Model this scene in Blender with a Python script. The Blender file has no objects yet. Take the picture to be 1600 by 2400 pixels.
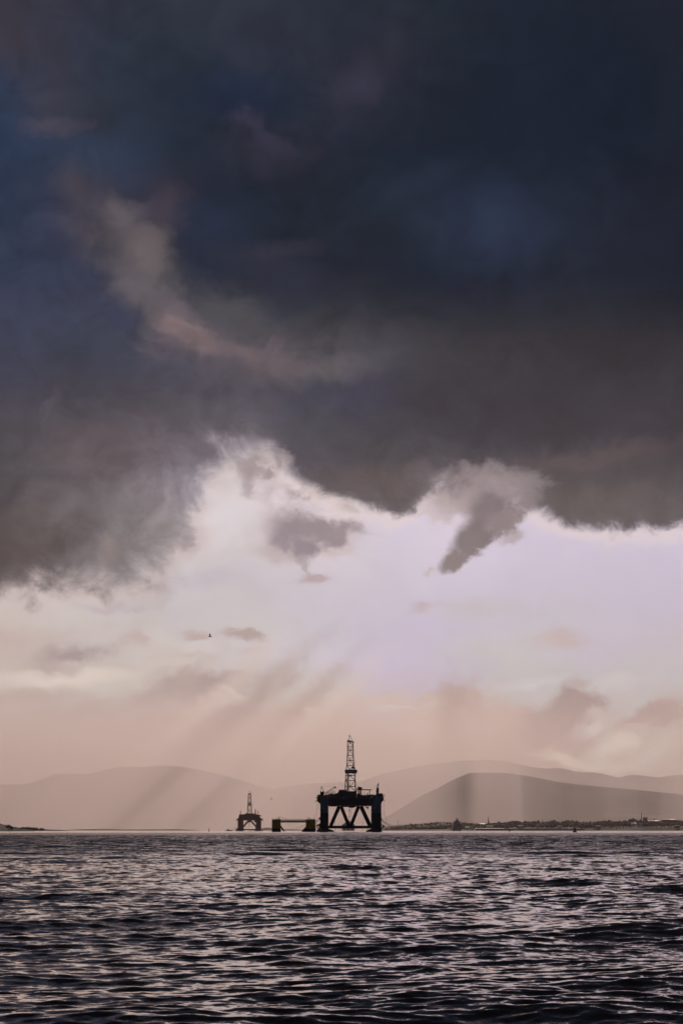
import bpy, bmesh, math, random
import numpy as np
from mathutils import Vector, Matrix, noise as mnoise

random.seed(7)
rng = np.random.RandomState(11)
SC = bpy.context.scene
COL = SC.collection
PI = math.pi
F = 3600.0          # focal length in source pixels (frame 1600 x 2400)
CX, HY = 800.0, 1946.0
CAM_H = 1.7

# ------------------------------------------------------------------ camera
cam_data = bpy.data.cameras.new('camera')
cam = bpy.data.objects.new('camera', cam_data)
COL.objects.link(cam)
cam.location = (0, 0, CAM_H)
cam.rotation_euler = (PI / 2, 0, 0)
cam_data.sensor_fit = 'VERTICAL'
cam_data.sensor_height = 24.0
cam_data.lens = 24.0 * F / 2400.0
cam_data.shift_y = (HY - 1200.0) / 2400.0
cam_data.clip_start = 0.3
cam_data.clip_end = 120000
SC.camera = cam

SC.view_settings.view_transform = 'Standard'
SC.view_settings.look = 'None'
EXPOSURE = -1.0        # the photograph is exposed for the bright band of sky
SC.view_settings.exposure = EXPOSURE
SC.view_settings.gamma = 1
SC.view_settings.use_curve_mapping = False
SC.cycles.use_denoising = True
SC.cycles.max_bounces = 10
SC.cycles.diffuse_bounces = 2
SC.cycles.glossy_bounces = 3
SC.cycles.volume_bounces = 3
SC.cycles.use_adaptive_sampling = True
SC.cycles.adaptive_threshold = 0.02

# ------------------------------------------------------------------ sun direction (hidden behind the cloud deck)
SUN_AZ = math.atan((1090 - CX) / F)
SUN_EL = math.radians(35.0)


def lin(c):
    out = []
    for v in c[:3]:
        v = v / 255.0
        out.append(v / 12.92 if v <= 0.04045 else ((v + 0.055) / 1.055) ** 2.4)
    return (out[0], out[1], out[2], 1.0)


def uv(px, py):
    az = math.atan((px - CX) / F)
    el = math.atan((HY - py) / math.hypot(F, px - CX))
    return 8 + 36 * az, 19.46 - 36 * el


class NT:
    """small helper to write node trees"""
    def __init__(self, tree):
        self.t = tree
        self.n = tree.nodes
        self.l = tree.links

    def put(self, sock, v):
        if isinstance(v, bpy.types.NodeSocket):
            self.l.new(v, sock)
        elif v is not None:
            sock.default_value = v

    def math(self, op, a, b=None, c=None, clamp=False):
        m = self.n.new('ShaderNodeMath')
        m.operation = op
        m.use_clamp = clamp
        self.put(m.inputs[0], a)
        self.put(m.inputs[1], b)
        if c is not None:
            self.put(m.inputs[2], c)
        return m.outputs[0]

    def vmath(self, op, a, b=None, scale=None):
        m = self.n.new('ShaderNodeVectorMath')
        m.operation = op
        self.put(m.inputs[0], a)
        if b is not None:
            self.put(m.inputs[1], b)
        if scale is not None:
            self.put(m.inputs['Scale'], scale)
        return m.outputs['Value'] if op in ('LENGTH', 'DOT_PRODUCT', 'DISTANCE') else m.outputs[0]

    def comb(self, x, y, z=0.0):
        m = self.n.new('ShaderNodeCombineXYZ')
        self.put(m.inputs[0], x); self.put(m.inputs[1], y); self.put(m.inputs[2], z)
        return m.outputs[0]

    def sep(self, v):
        m = self.n.new('ShaderNodeSeparateXYZ')
        self.put(m.inputs[0], v)
        return m.outputs

    def noise(self, vec, scale, detail=2.0, rough=0.5, dist=0.0):
        m = self.n.new('ShaderNodeTexNoise')
        self.put(m.inputs['Vector'], vec)
        self.put(m.inputs['Scale'], scale)
        self.put(m.inputs['Detail'], detail)
        self.put(m.inputs['Roughness'], rough)
        self.put(m.inputs['Distortion'], dist)
        return m.outputs

    def step(self, v, a, b, lo=0.0, hi=1.0, kind='SMOOTHSTEP'):
        m = self.n.new('ShaderNodeMapRange')
        m.interpolation_type = kind
        self.put(m.inputs[0], v); self.put(m.inputs[1], a); self.put(m.inputs[2], b)
        self.put(m.inputs[3], lo); self.put(m.inputs[4], hi)
        return m.outputs[0]

    def mix(self, f, a, b, blend='MIX'):
        m = self.n.new('ShaderNodeMix')
        m.data_type = 'RGBA'
        m.blend_type = blend
        self.put(m.inputs[0], f)
        self.put(m.inputs[6], a); self.put(m.inputs[7], b)
        return m.outputs[2]

    def ramp(self, f, stops, interp='LINEAR'):
        m = self.n.new('ShaderNodeValToRGB')
        cr = m.color_ramp
        cr.interpolation = interp
        stops = sorted(stops, key=lambda s: s[0])
        cr.elements[0].position = stops[0][0]; cr.elements[0].color = stops[0][1]
        cr.elements[1].position = stops[-1][0]; cr.elements[1].color = stops[-1][1]
        for p, c in stops[1:-1]:
            e = cr.elements.new(p); e.color = c
        self.put(m.inputs[0], f)
        return m.outputs[0]

    def curve(self, f, pts):
        m = self.n.new('ShaderNodeFloatCurve')
        c = m.mapping.curves[0]
        m.mapping.use_clip = False
        c.points[0].location = pts[0]; c.points[1].location = pts[-1]
        for p in pts[1:-1]:
            c.points.new(*p)
        m.mapping.update()
        self.put(m.inputs['Value'], f)
        return m.outputs[0]


# ------------------------------------------------------------------ world: storm sky
world = bpy.data.worlds.new('World')
SC.world = world
world.use_nodes = True
world.node_tree.nodes.clear()
W = NT(world.node_tree)
tc = W.n.new('ShaderNodeTexCoord')
D = W.vmath('NORMALIZE', tc.outputs['Generated'])
dx, dy, dz = W.sep(D)
azim = W.math('ARCTAN2', dx, dy)
elev = W.math('ARCSINE', dz)
U0 = W.math('MULTIPLY_ADD', azim, 36.0, 8.0)
V0 = W.math('MULTIPLY_ADD', elev, -36.0, 19.46)
# turbulence in direction space (continuous all the way round)
DS = W.vmath('MULTIPLY', D, (36.0, 36.0, 44.0))
nz_big = W.noise(DS, 0.30, 3.0, 0.5)
nz_mid = W.noise(DS, 0.80, 7.0, 0.58, 0.9)
nz_fine = W.noise(DS, 2.0, 8.0, 0.62, 0.3)
half = (0.5, 0.5, 0.5)


def centred(col, k):
    return W.vmath('SCALE', W.vmath('SUBTRACT', col, half), scale=k)


UV0 = W.comb(U0, V0)
wobble = W.math('ADD', W.math('MULTIPLY_ADD', nz_fine[0], 1.3, -0.65), W.math('MULTIPLY_ADD', nz_mid[0], 1.1, -0.55))
w_soft = W.vmath('ADD', centred(nz_big[1], 1.6), centred(nz_mid[1], 1.1))
w_soft = W.vmath('ADD', w_soft, centred(nz_fine[1], 0.55))
UVs = W.vmath('ADD', UV0, w_soft)                      # for the broad colour fields
w_edge = W.vmath('ADD', centred(nz_mid[1], 0.75), centred(nz_fine[1], 0.42))
UVe = W.vmath('ADD', UV0, w_edge)                      # for cloud edges
us, vs, _z = W.sep(UVs)
ue, ve, _z2 = W.sep(UVe)


def field(rows, u, v):
    fac = W.math('MULTIPLY_ADD', u, 1 / 20.0, 0.1)      # -2..18 -> 0..1
    col, vp = None, None
    for py, stops in rows:
        st = []
        for px, c in stops:
            U_, V_ = uv(px, HY)
            st.append(((U_ + 2) / 20.0, lin(c)))
        # each row waits for the one before it, which keeps the shader's working memory small
        r = W.ramp(fac if col is None else W.math('MULTIPLY_ADD', W.vmath('DOT_PRODUCT', col, (1, 1, 1)), 1e-7, fac), st)
        V_ = uv(800, py)[1]
        if col is None:
            col = r
        else:
            k = W.step(v, vp, V_, kind='LINEAR')
            col = W.mix(k, col, r)
        vp = V_
    return col


upper_rows = [
    (0, [(0, (58, 56, 69)), (200, (51, 53, 68)), (400, (46, 52, 66)), (600, (47, 52, 66)), (800, (33, 42, 56)), (1000, (29, 39, 52)), (1200, (23, 33, 50)), (1400, (22, 30, 45)), (1600, (25, 31, 46))]),
    (150, [(0, (61, 57, 69)), (200, (45, 50, 66)), (400, (38, 48, 61)), (600, (41, 46, 61)), (800, (38, 43, 58)), (930, (41, 43, 57)), (1060, (30, 39, 51)), (1200, (21, 30, 43)), (1400, (16, 26, 40)), (1600, (24, 30, 42))]),
    (250, [(0, (47, 56, 78)), (120, (58, 60, 73)), (300, (40, 48, 63)), (600, (25, 36, 53)), (700, (33, 40, 54)), (790, (44, 45, 62)), (930, (30, 36, 50)), (1100, (21, 30, 42)), (1400, (16, 25, 39)), (1600, (23, 29, 42))]),
    (340, [(0, (45, 58, 84)), (300, (46, 58, 79)), (420, (33, 43, 60)), (520, (35, 41, 56)), (620, (48, 48, 64)), (740, (33, 39, 54)), (860, (24, 34, 49)), (1100, (21, 30, 43)), (1600, (22, 30, 44))]),
    (450, [(0, (42, 54, 78)), (110, (48, 56, 77)), (185, (70, 66, 78)), (290, (51, 53, 70)), (385, (55, 50, 63)), (500, (30, 38, 54)), (700, (26, 36, 50)), (900, (27, 37, 52)), (1170, (31, 43, 64)), (1400, (29, 35, 50)), (1600, (25, 30, 44))]),
    (550, [(0, (43, 55, 76)), (150, (55, 58, 78)), (250, (80, 74, 82)), (350, (86, 80, 87)), (420, (46, 47, 61)), (520, (30, 38, 53)), (700, (28, 36, 50)), (900, (30, 38, 52)), (1170, (37, 47, 69)), (1400, (30, 36, 51)), (1600, (25, 31, 46))]),
    (650, [(0, (51, 59, 82)), (200, (56, 61, 81)), (280, (81, 77, 86)), (360, (88, 84, 90)), (440, (63, 63, 72)), (600, (38, 43, 57)), (800, (30, 36, 50)), (1000, (28, 36, 52)), (1300, (30, 36, 51)), (1600, (25, 31, 44))]),
    (720, [(0, (55, 60, 82)), (230, (55, 59, 79)), (330, (81, 78, 88)), (450, (83, 79, 87)), (560, (68, 68, 77)), (700, (43, 47, 58)), (900, (36, 40, 51)), (1200, (34, 39, 52)), (1600, (30, 34, 46))]),
    (785, [(0, (57, 62, 84)), (200, (58, 64, 83)), (310, (62, 67, 83)), (400, (105, 93, 103)), (480, (99, 90, 98)), (620, (76, 75, 83)), (750, (60, 60, 68)), (900, (57, 57, 65)), (1100, (47, 48, 58)), (1300, (40, 42, 53)), (1600, (37, 38, 49))]),
    (850, [(0, (55, 60, 80)), (300, (58, 62, 78)), (430, (71, 71, 85)), (600, (96, 87, 96)), (760, (89, 86, 93)), (870, (76, 75, 86)), (1000, (58, 57, 66)), (1200, (55, 54, 63)), (1400, (43, 43, 52)), (1600, (52, 50, 58))]),
    (920, [(0, (58, 59, 75)), (300, (65, 65, 78)), (600, (76, 74, 87)), (740, (61, 64, 80)), (820, (57, 58, 75)), (1000, (56, 56, 66)), (1200, (49, 49, 58)), (1600, (48, 47, 56))]),
    (1000, [(0, (67, 66, 77)), (300, (78, 74, 83)), (500, (90, 84, 93)), (610, (88, 84, 95)), (720, (67, 69, 81)), (900, (62, 63, 73)), (1100, (49, 50, 62)), (1300, (50, 49, 58)), (1600, (54, 51, 61))]),
    (1080, [(0, (72, 71, 78)), (150, (83, 78, 85)), (300, (96, 89, 97)), (500, (122, 114, 124)), (600, (130, 120, 129)), (700, (83, 79, 88)), (900, (69, 66, 74)), (1100, (70, 67, 74)), (1400, (74, 69, 76)), (1600, (59, 57, 66))]),
    (1160, [(0, (76, 72, 78)), (200, (100, 94, 99)), (350, (130, 122, 129)), (500, (181, 172, 181)), (650, (139, 132, 139)), (750, (89, 83, 88)), (900, (85, 78, 82)), (1150, (130, 121, 128)), (1300, (85, 80, 83)), (1600, (76, 72, 77))]),
    (1240, [(0, (76, 70, 73)), (130, (91, 84, 87)), (300, (126, 119, 123)), (420, (153, 144, 148)), (550, (190, 182, 189)), (900, (111, 103, 107)), (1150, (139, 130, 135)), (1300, (100, 94, 97)), (1600, (97, 90, 93))]),
    (1340, [(0, (80, 72, 76)), (150, (104, 96, 99)), (300, (135, 126, 130)), (500, (176, 165, 168)), (900, (158, 148, 152)), (1600, (139, 129, 132))]),
]
lower_rows = [
    (1150, [(0, (226, 206, 202)), (400, (224, 206, 203)), (550, (230, 218, 222)), (800, (226, 212, 222)), (1600, (216, 204, 224))]),
    (1260, [(0, (226, 206, 202)), (380, (218, 198, 194)), (500, (224, 214, 218)), (620, (216, 206, 210)), (900, (221, 209, 226)), (1200, (217, 205, 224)), (1600, (215, 203, 224))]),
    (1350, [(0, (220, 200, 197)), (200, (214, 196, 192)), (400, (214, 205, 208)), (600, (206, 198, 205)), (800, (212, 203, 214)), (1100, (212, 202, 218)), (1600, (209, 198, 216))]),
    (1450, [(0, (214, 198, 191)), (200, (213, 203, 199)), (400, (207, 198, 201)), (600, (211, 204, 203)), (800, (208, 198, 212)), (1000, (207, 194, 215)), (1300, (205, 197, 207)), (1600, (207, 195, 213))]),
    (1520, [(0, (205, 187, 180)), (200, (200, 185, 181)), (400, (214, 203, 197)), (700, (215, 205, 213)), (900, (208, 194, 215)), (1200, (207, 200, 202)), (1400, (207, 193, 208)), (1600, (205, 193, 202))]),
    (1600, [(0, (209, 194, 185)), (250, (211, 200, 192)), (400, (200, 183, 178)), (520, (196, 179, 175)), (650, (207, 197, 191)), (800, (205, 192, 194)), (1000, (202, 188, 204)), (1200, (201, 196, 195)), (1600, (201, 192, 193))]),
    (1680, [(0, (203, 182, 173)), (300, (197, 178, 170)), (500, (194, 174, 168)), (800, (203, 183, 173)), (950, (202, 184, 178)), (1080, (199, 176, 168)), (1250, (202, 190, 192)), (1400, (196, 179, 175)), (1520, (199, 191, 191)), (1600, (191, 172, 165))]),
    (1750, [(0, (197, 175, 167)), (300, (200, 177, 169)), (450, (185, 166, 158)), (800, (194, 171, 161)), (1000, (191, 166, 156)), (1100, (187, 161, 152)), (1300, (185, 161, 154)), (1450, (201, 190, 180)), (1600, (191, 174, 166))]),
    (1850, [(0, (190, 169, 160)), (400, (185, 163, 154)), (800, (187, 162, 153)), (1200, (185, 160, 151)), (1600, (192, 172, 162))]),
    (1946, [(0, (184, 163, 154)), (800, (181, 158, 148)), (1600, (183, 163, 154))]),
]
lower = field(lower_rows, us, vs)


def blob(col, px, py, rx, ry, rot, c, strength=1.0, soft=0.5, edge='e', wob=0.8):
    soft = min(.97, soft * 1.12)
    """a soft patch of its own sky colour round a direction"""
    U_, V_ = uv(px, py)
    src = UVe if edge == 'e' else UVs
    m0 = W.n.new('ShaderNodeVectorMath'); m0.operation = 'MULTIPLY_ADD'
    W.put(m0.inputs[0], col); m0.inputs[1].default_value = (1e-7, 1e-7, 0); W.put(m0.inputs[2], src)
    v = W.vmath('SUBTRACT', m0.outputs[0], (U_, V_, 0))
    m = W.n.new('ShaderNodeMapping')
    m.vector_type = 'TEXTURE'
    W.put(m.inputs[0], v)
    m.inputs['Rotation'].default_value = (0, 0, rot)
    m.inputs['Scale'].default_value = (rx / 100.0, ry / 100.0, 1)
    d = W.vmath('LENGTH', m.outputs[0])
    if wob:
        d = W.math('MULTIPLY_ADD', wobble, wob, d)
    k = W.step(d, 1.0 + soft * 0.5, 1.0 - soft, 0.0, strength)
    return W.mix(k, col, lin(c))


R = math.radians
# small clouds floating in the bright band (colour of each cloud)
for a in [
    (250, 1425, 80, 15, 0, (196, 180, 188), .7, .8), (60, 1500, 110, 35, 0, (204, 183, 177), .6, .9),
    (180, 1530, 95, 24, R(-12), (168, 151, 150), .95, .8), (120, 1565, 80, 25, R(-10), (192, 172, 168), .7, .9),
    (325, 1500, 45, 20, R(10), (198, 178, 176), .8, .8), (465, 1492, 45, 13, R(4), (192, 171, 168), .9, .8),
    (565, 1494, 55, 15, R(8), (184, 165, 161), .95, .7), (455, 1537, 26, 9, 0, (200, 180, 176), .7, .8),
    (580, 1530, 30, 10, 0, (204, 186, 182), .6, .8),
    (490, 1598, 85, 28, R(-8), (176, 157, 154), .95, .6), (400, 1620, 90, 26, R(-12), (184, 164, 160), .9, .7),
    (560, 1640, 60, 10, R(10), (222, 205, 194), .7, .8), (540, 1618, 40, 7, R(20), (226, 211, 198), .8, .8),
    (280, 1770, 26, 9, R(-45), (196, 176, 170), .7, .8), (340, 1745, 40, 8, R(-40), (224, 200, 190), .6, .8),
    (1000, 1415, 42, 14, R(-8), (200, 182, 186), .85, .7), (1120, 1425, 110, 28, 0, (205, 195, 194), .6, .9),
    (1310, 1500, 80, 24, R(-5), (204, 184, 180), .8, .8), (1130, 1520, 50, 20, 0, (205, 196, 194), .6, .8),
    (1070, 1660, 95, 55, 0, (196, 171, 162), .95, .5), (1000, 1700, 90, 60, 0, (212, 189, 179), .8, .8),
    (1180, 1690, 120, 48, R(10), (194, 169, 161), .95, .5), (1240, 1740, 140, 40, R(4), (188, 162, 155), .95, .6),
    (1335, 1660, 90, 48, R(-35), (172, 149, 146), 1, .4), (1270, 1710, 80, 48, R(-20), (178, 154, 149), .95, .6),
    (1500, 1690, 70, 30, R(-25), (184, 160, 154), 1, .45), (1560, 1660, 50, 26, R(-10), (182, 158, 152), 1, .45),
    (1450, 1740, 80, 28, R(-25), (234, 220, 206), .9, .8), (1320, 1780, 80, 14, R(8), (238, 216, 200), .9, .8),
    (1390, 1705, 26, 12, R(-30), (222, 208, 196), .8, .6), (1550, 1740, 50, 26, R(-20), (214, 198, 188), .7, .8),
    (860, 1640, 120, 24, R(3), (210, 190, 182), .8, .5), (930, 1655, 60, 5, R(6), (224, 210, 204), .8, .7),
    (722, 1666, 22, 6, R(-5), (222, 202, 192), .8, .7), (700, 1600, 130, 40, 0, (211, 196, 192), .6, .8),
    (150, 1590, 190, 18, R(-3), (232, 216, 204), .9, .9), (60, 1640, 140, 26, R(-4), (196, 175, 167), .8, .9),
    (230, 1660, 150, 20, R(-8), (188, 167, 160), .7, .9), (420, 1560, 110, 12, R(-6), (220, 205, 198), .7, .9),
    (720, 1700, 160, 30, 0, (199, 174, 164), .7, .9), (900, 1760, 180, 34, 0, (196, 169, 160), .7, .9),
    (1440, 1600, 110, 14, R(-6), (214, 204, 204), .7, .9), (1230, 1600, 80, 12, R(-4), (216, 208, 212), .7, .9),
    (1420, 1790, 130, 12, R(3), (228, 210, 197), .8, .9), (1520, 1770, 60, 20, R(-10), (216, 202, 192), .8, .9),
    # light and dark shafts seen against the bright air, leaning away from the sun
    (540, 1690, 280, 36, R(-43), (176, 153, 146), .8, 1.0, 'e', .25), (655, 1700, 250, 28, R(-43), (182, 158, 150), .65, 1.0, 'e', .25),
    (460, 1670, 250, 26, R(-43), (222, 200, 190), .75, 1.0, 'e', .25), (735, 1690, 240, 24, R(-43), (222, 200, 190), .65, 1.0, 'e', .25),
    (380, 1650, 180, 16, R(-43), (190, 169, 162), .55, 1.0, 'e', .25),
    (1050, 1740, 40, 150, R(3), (176, 151, 143), .8, 1.0, 'e', .2), (985, 1730, 20, 130, R(6), (214, 192, 182), .5, 1.0, 'e', .2),
    (1160, 1720, 26, 120, 0, (200, 176, 167), .6, 1.0, 'e', .2),
]:
    lower = blob(lower, *a)

us_w = W.math('MULTIPLY_ADD', W.vmath('DOT_PRODUCT', lower, (1, 1, 1)), 1e-7, us)
upper = field(upper_rows, us_w, vs)
# the edge of the dark deck: lower limit as a function of azimuth, and its softness
fx = W.math('MULTIPLY_ADD', ue, 1 / 20.0, 0.1)


def cpts(pts):
    return [((uv(px, HY)[0] + 2) / 20.0, uv(px, py)[1] / 20.0) for px, py in pts]


edge_y = W.curve(fx, cpts([(-950, 1440), (-400, 1420), (0, 1400), (100, 1388), (200, 1372), (320, 1352), (400, 1312), (440, 1262), (475, 1180), (520, 1110), (570, 1080), (620, 1062), (680, 1100), (720, 1142), (780, 1172), (860, 1192), (960, 1202), (1010, 1175), (1060, 1150), (1180, 1150), (1245, 1190), (1280, 1208), (1340, 1228), (1400, 1244), (1500, 1238), (1600, 1236), (2000, 1240), (2600, 1300)]))
edge_v = W.math('MULTIPLY', edge_y, 20.0)
soft = W.math('MULTIPLY', W.curve(fx, [((uv(px, HY)[0] + 2) / 20.0, s) for px, s in [(-950, .5), (0, .55), (200, .6), (330, .75), (450, .95), (530, 1.0), (600, .5), (700, .32), (800, .25), (980, .18), (1060, .4), (1180, .5), (1260, .22), (1600, .22), (2600, .5)]]), 1.0)
dist = W.math('SUBTRACT', ve, edge_v)
dist = W.math('ADD', dist, W.math('ADD', W.math('MULTIPLY_ADD', nz_mid[0], 1.1, -0.55), W.math('MULTIPLY_ADD', nz_fine[0], 0.36, -0.18)))
deck = W.step(W.math('DIVIDE', dist, soft), -1.0, 1.0, 1.0, 0.0)
# pink-white rim just under the deck where sun gets through
rim = W.math('MULTIPLY', W.step(dist, -0.2, 0.12), W.step(dist, 0.55, 0.15))
lower2 = W.mix(W.math('MULTIPLY', rim, 0.6), lower, lin((238, 220, 216)))
sky = W.mix(deck, lower2, upper)
# clouds hanging across the edge
for a in [
    (560, 1165, 75, 60, 0, (226, 212, 212), .8, .9, 'e', .5), (560, 1215, 60, 55, 0, (228, 219, 224), .8, .9, 'e', .4),
    (640, 1120, 70, 34, R(40), (206, 188, 186), .8, .8, 'e', 1.6), (665, 1075, 22, 26, 0, (190, 174, 174), .6, .8, 'e', 1.4),
    (590, 1110, 40, 22, R(20), (164, 148, 151), .8, .8, 'e', 2.4), (578, 1150, 16, 26, R(-35), (150, 136, 140), .6, .9, 'e', 2.2),
    (625, 1120, 18, 16, R(-40), (148, 134, 139), .6, .9, 'e', 2.2), (650, 1085, 10, 24, R(-10), (136, 122, 128), .5, .9, 'e', 2.2),
    (760, 1172, 70, 14, R(18), (222, 203, 196), .7, .8, 'e', 1.2),
    (715, 1265, 150, 95, 0, (232, 217, 219), .6, .95, 'e', .8), (700, 1250, 105, 62, 0, (200, 183, 184), .7, .9, 'e', 1.2),
    (700, 1240, 80, 46, R(12), (148, 134, 141), .95, .7, 'e', .7), (765, 1244, 85, 26, R(6), (156, 142, 146), .95, .6, 'e', .8),
    (712, 1290, 42, 40, R(-20), (148, 135, 143), .95, .6, 'e', .8), (655, 1268, 34, 26, 0, (152, 139, 146), .9, .6, 'e', .8),
    (716, 1335, 14, 28, R(-25), (182, 167, 172), .8, .7, 'e', .8), (738, 1366, 46, 14, R(-4), (190, 169, 172), .9, .6, 'e', .8),
    (1090, 1240, 150, 90, R(-30), (230, 216, 226), .5, .95, 'e', .6), (1130, 1150, 125, 58, 0, (158, 143, 146), .95, .5, 'e', .8), (1210, 1150, 55, 45, 0, (148, 134, 137), .8, .7, 'e', .8),
    (1040, 1185, 60, 34, R(-10), (186, 168, 168), .8, .8, 'e', .8),
    (1140, 1210, 50, 62, R(30), (130, 117, 121), .97, .5, 'e', .8), (1110, 1262, 62, 42, R(-38), (128, 115, 117), .97, .4, 'e', .8),
    (1068, 1310, 48, 24, R(-42), (138, 124, 124), .97, .4, 'e', .8), (1175, 1225, 45, 26, R(-15), (145, 130, 132), .95, .5, 'e', .8),
    (1012, 1336, 18, 10, 0, (200, 182, 180), .7, .8, 'e', .8),
    (1000, 1215, 55, 12, R(5), (208, 190, 188), .7, .9, 'e', 1.4), (1195, 1260, 30, 14, R(-25), (176, 160, 160), .7, .8, 'e', 1.2),
    (640, 1300, 46, 20, R(25), (196, 180, 180), .7, .9, 'e', 1.5), (790, 1290, 60, 16, R(-20), (206, 188, 186), .6, .9, 'e', 1.4),
    (520, 1300, 60, 24, R(-30), (212, 198, 196), .5, .9, 'e', 1.4), (470, 1360, 90, 24, R(-10), (198, 186, 196), .5, .9, 'e', 1.0),
    (640, 1165, 60, 30, R(30), (188, 171, 170), .7, .8, 'e', 2.0), (700, 1150, 30, 18, R(40), (150, 136, 138), .7, .8, 'e', 2.0),
]:
    sky = blob(sky, *a)
# the lit shoulder on the left, the dark bowl it frames, and folds in the underside
for a in [
    (300, 520, 62, 42, R(35), (98, 90, 95), .8, .7, 'e', 1.0), (345, 590, 52, 60, R(10), (106, 98, 100), .85, .7, 'e', 1.0),
    (320, 670, 62, 40, R(30), (102, 95, 102), .8, .7, 'e', 1.0), (410, 735, 90, 40, R(30), (104, 96, 101), .8, .7, 'e', 1.0),
    (450, 785, 90, 22, R(20), (124, 106, 109), .85, .7, 'e', .9), (600, 828, 120, 26, R(13), (110, 97, 103), .8, .7, 'e', .9),
    (760, 856, 120, 28, R(5), (98, 92, 98), .7, .8, 'e', .9), (560, 735, 90, 34, R(22), (78, 77, 82), .8, .8, 'e', .9),
    (500, 560, 112, 105, 0, (35, 43, 63), .9, .45, 'e', .8), (640, 640, 200, 55, R(14), (43, 46, 62), .85, .7, 'e', .8),
    (650, 585, 100, 20, R(-8), (56, 54, 70), .6, .9, 'e', 1.0), (270, 740, 45, 40, 0, (60, 66, 90), .8, .7, 'e', .8),
    (1250, 230, 330, 190, 0, (20, 31, 50), .85, .9, 'e', .6), (1420, 280, 160, 190, 0, (17, 28, 46), .7, .9, 'e', .6),
    (1160, 520, 110, 70, R(30), (42, 53, 76), .6, .9, 'e', 1.2), (980, 430, 130, 30, R(-25), (37, 48, 68), .5, .9, 'e', 1.2),
    (560, 215, 150, 60, 0, (29, 41, 64), .8, .9, 'e', .8), (850, 205, 60, 45, R(-15), (58, 56, 75), .7, .9, 'e', 1.2),
    (1150, 960, 230, 70, R(4), (52, 49, 60), .75, .9, 'e', 1.0), (850, 930, 70, 60, 0, (62, 62, 84), .6, .9, 'e', 1.0),
    (1400, 840, 220, 50, R(5), (44, 42, 50), .7, .9, 'e', 1.0), (1380, 1075, 190, 26, R(-6), (92, 79, 83), .7, .9, 'e', 1.0),
    (900, 1130, 150, 42, 0, (94, 82, 84), .75, .8, 'e', .8), (1420, 1175, 170, 40, R(3), (98, 88, 88), .7, .8, 'e', .8),
    (720, 1020, 70, 60, R(30), (70, 68, 78), .7, .8, 'e', 1.0), (60, 1290, 90, 60, 0, (84, 75, 75), .8, .8, 'e', .9),
    (250, 1290, 22, 50, R(10), (150, 136, 134), .6, .9, 'e', 1.2), (230, 1050, 140, 60, 0, (96, 84, 88), .5, .9, 'e', 1.0),
]:
    sky = blob(sky, *a)
# broken wisps on the left shoulder of the deck
for a in [(120, 270, 75, 22, R(-18), (80, 74, 88), .7, .9, 's', 1.2), (610, 310, 95, 18, R(16), (60, 58, 78), .6, .9, 's', 1.0),
          (400, 455, 38, 55, R(-20), (72, 64, 78), .6, .9, 's', 1.0), (115, 960, 12, 40, R(22), (92, 86, 98), .5, .9, 'e', 1.0),
          (420, 770, 60, 12, R(12), (132, 112, 114), .6, .8, 'e', 1.0), (350, 590, 60, 60, 0, (108, 98, 101), .5, .8, 'e', 1.0)]:
    sky = blob(sky, *a)
# fine billow: slight multiplicative relief, stronger in the deck
bil = W.math('ADD', W.math('MULTIPLY', W.math('SUBTRACT', nz_mid[0], 0.5), 0.9), W.math('MULTIPLY', W.math('SUBTRACT', nz_fine[0], 0.5), 0.35))
bil = W.math('MULTIPLY_ADD', bil, W.math('MULTIPLY_ADD', deck, 0.85, 0.14), 0.93)
sky = W.vmath('MULTIPLY', sky, W.comb(bil, bil, bil))
# away from the break in the clouds the same deck simply closes over
far_az = W.step(W.math('ABSOLUTE', W.math('SUBTRACT', azim, 0.06)), 0.45, 1.25)
up_k = W.step(elev, 0.50, 0.85)
closed = W.ramp(nz_big[0], [(0.3, lin((30, 37, 55))), (0.5, lin((46, 51, 68))), (0.7, lin((66, 66, 80)))])
low_k = W.step(elev, 0.0, 0.30, 1.0, 0.0)
closed_low = W.mix(W.math('MULTIPLY', low_k, 0.7), closed, lin((96, 92, 104)))
sky = W.mix(W.math('MAXIMUM', far_az, up_k), sky, closed_low)
# clear daylight sky above the clouds, barely showing through
nish = W.n.new('ShaderNodeTexSky')
nish.sky_type = 'NISHITA'
nish.sun_disc = False
nish.sun_elevation = SUN_EL
nish.sun_rotation = SUN_AZ
nish.dust_density = 2.0
bg_n = W.n.new('ShaderNodeBackground'); bg_n.inputs[1].default_value = 0.05
W.l.new(nish.outputs[0], bg_n.inputs[0])
bg_c = W.n.new('ShaderNodeBackground'); bg_c.inputs[1].default_value = 2.0 ** -EXPOSURE
W.l.new(sky, bg_c.inputs[0])
mx = W.n.new('ShaderNodeMixShader'); mx.inputs[0].default_value = 0.992
W.l.new(bg_n.outputs[0], mx.inputs[1]); W.l.new(bg_c.outputs[0], mx.inputs[2])
wo = W.n.new('ShaderNodeOutputWorld')
W.l.new(mx.outputs[0], wo.inputs[0])
world.cycles.sampling_method = 'MANUAL'
world.cycles.sample_map_resolution = 512

# ------------------------------------------------------------------ sun, veiled by thin cloud
sd = bpy.data.lights.new('sun', 'SUN')
sd.energy = 3.7
sd.angle = math.radians(1.0)
sd.color = (1.0, 0.77, 0.67)
sun = bpy.data.objects.new('sun', sd)
COL.objects.link(sun)
sdir = Vector((math.sin(SUN_AZ) * math.cos(SUN_EL), math.cos(SUN_AZ) * math.cos(SUN_EL), math.sin(SUN_EL)))
sun.rotation_euler = sdir.to_track_quat('Z', 'Y').to_euler()

# ------------------------------------------------------------------ mesh helpers


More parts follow.
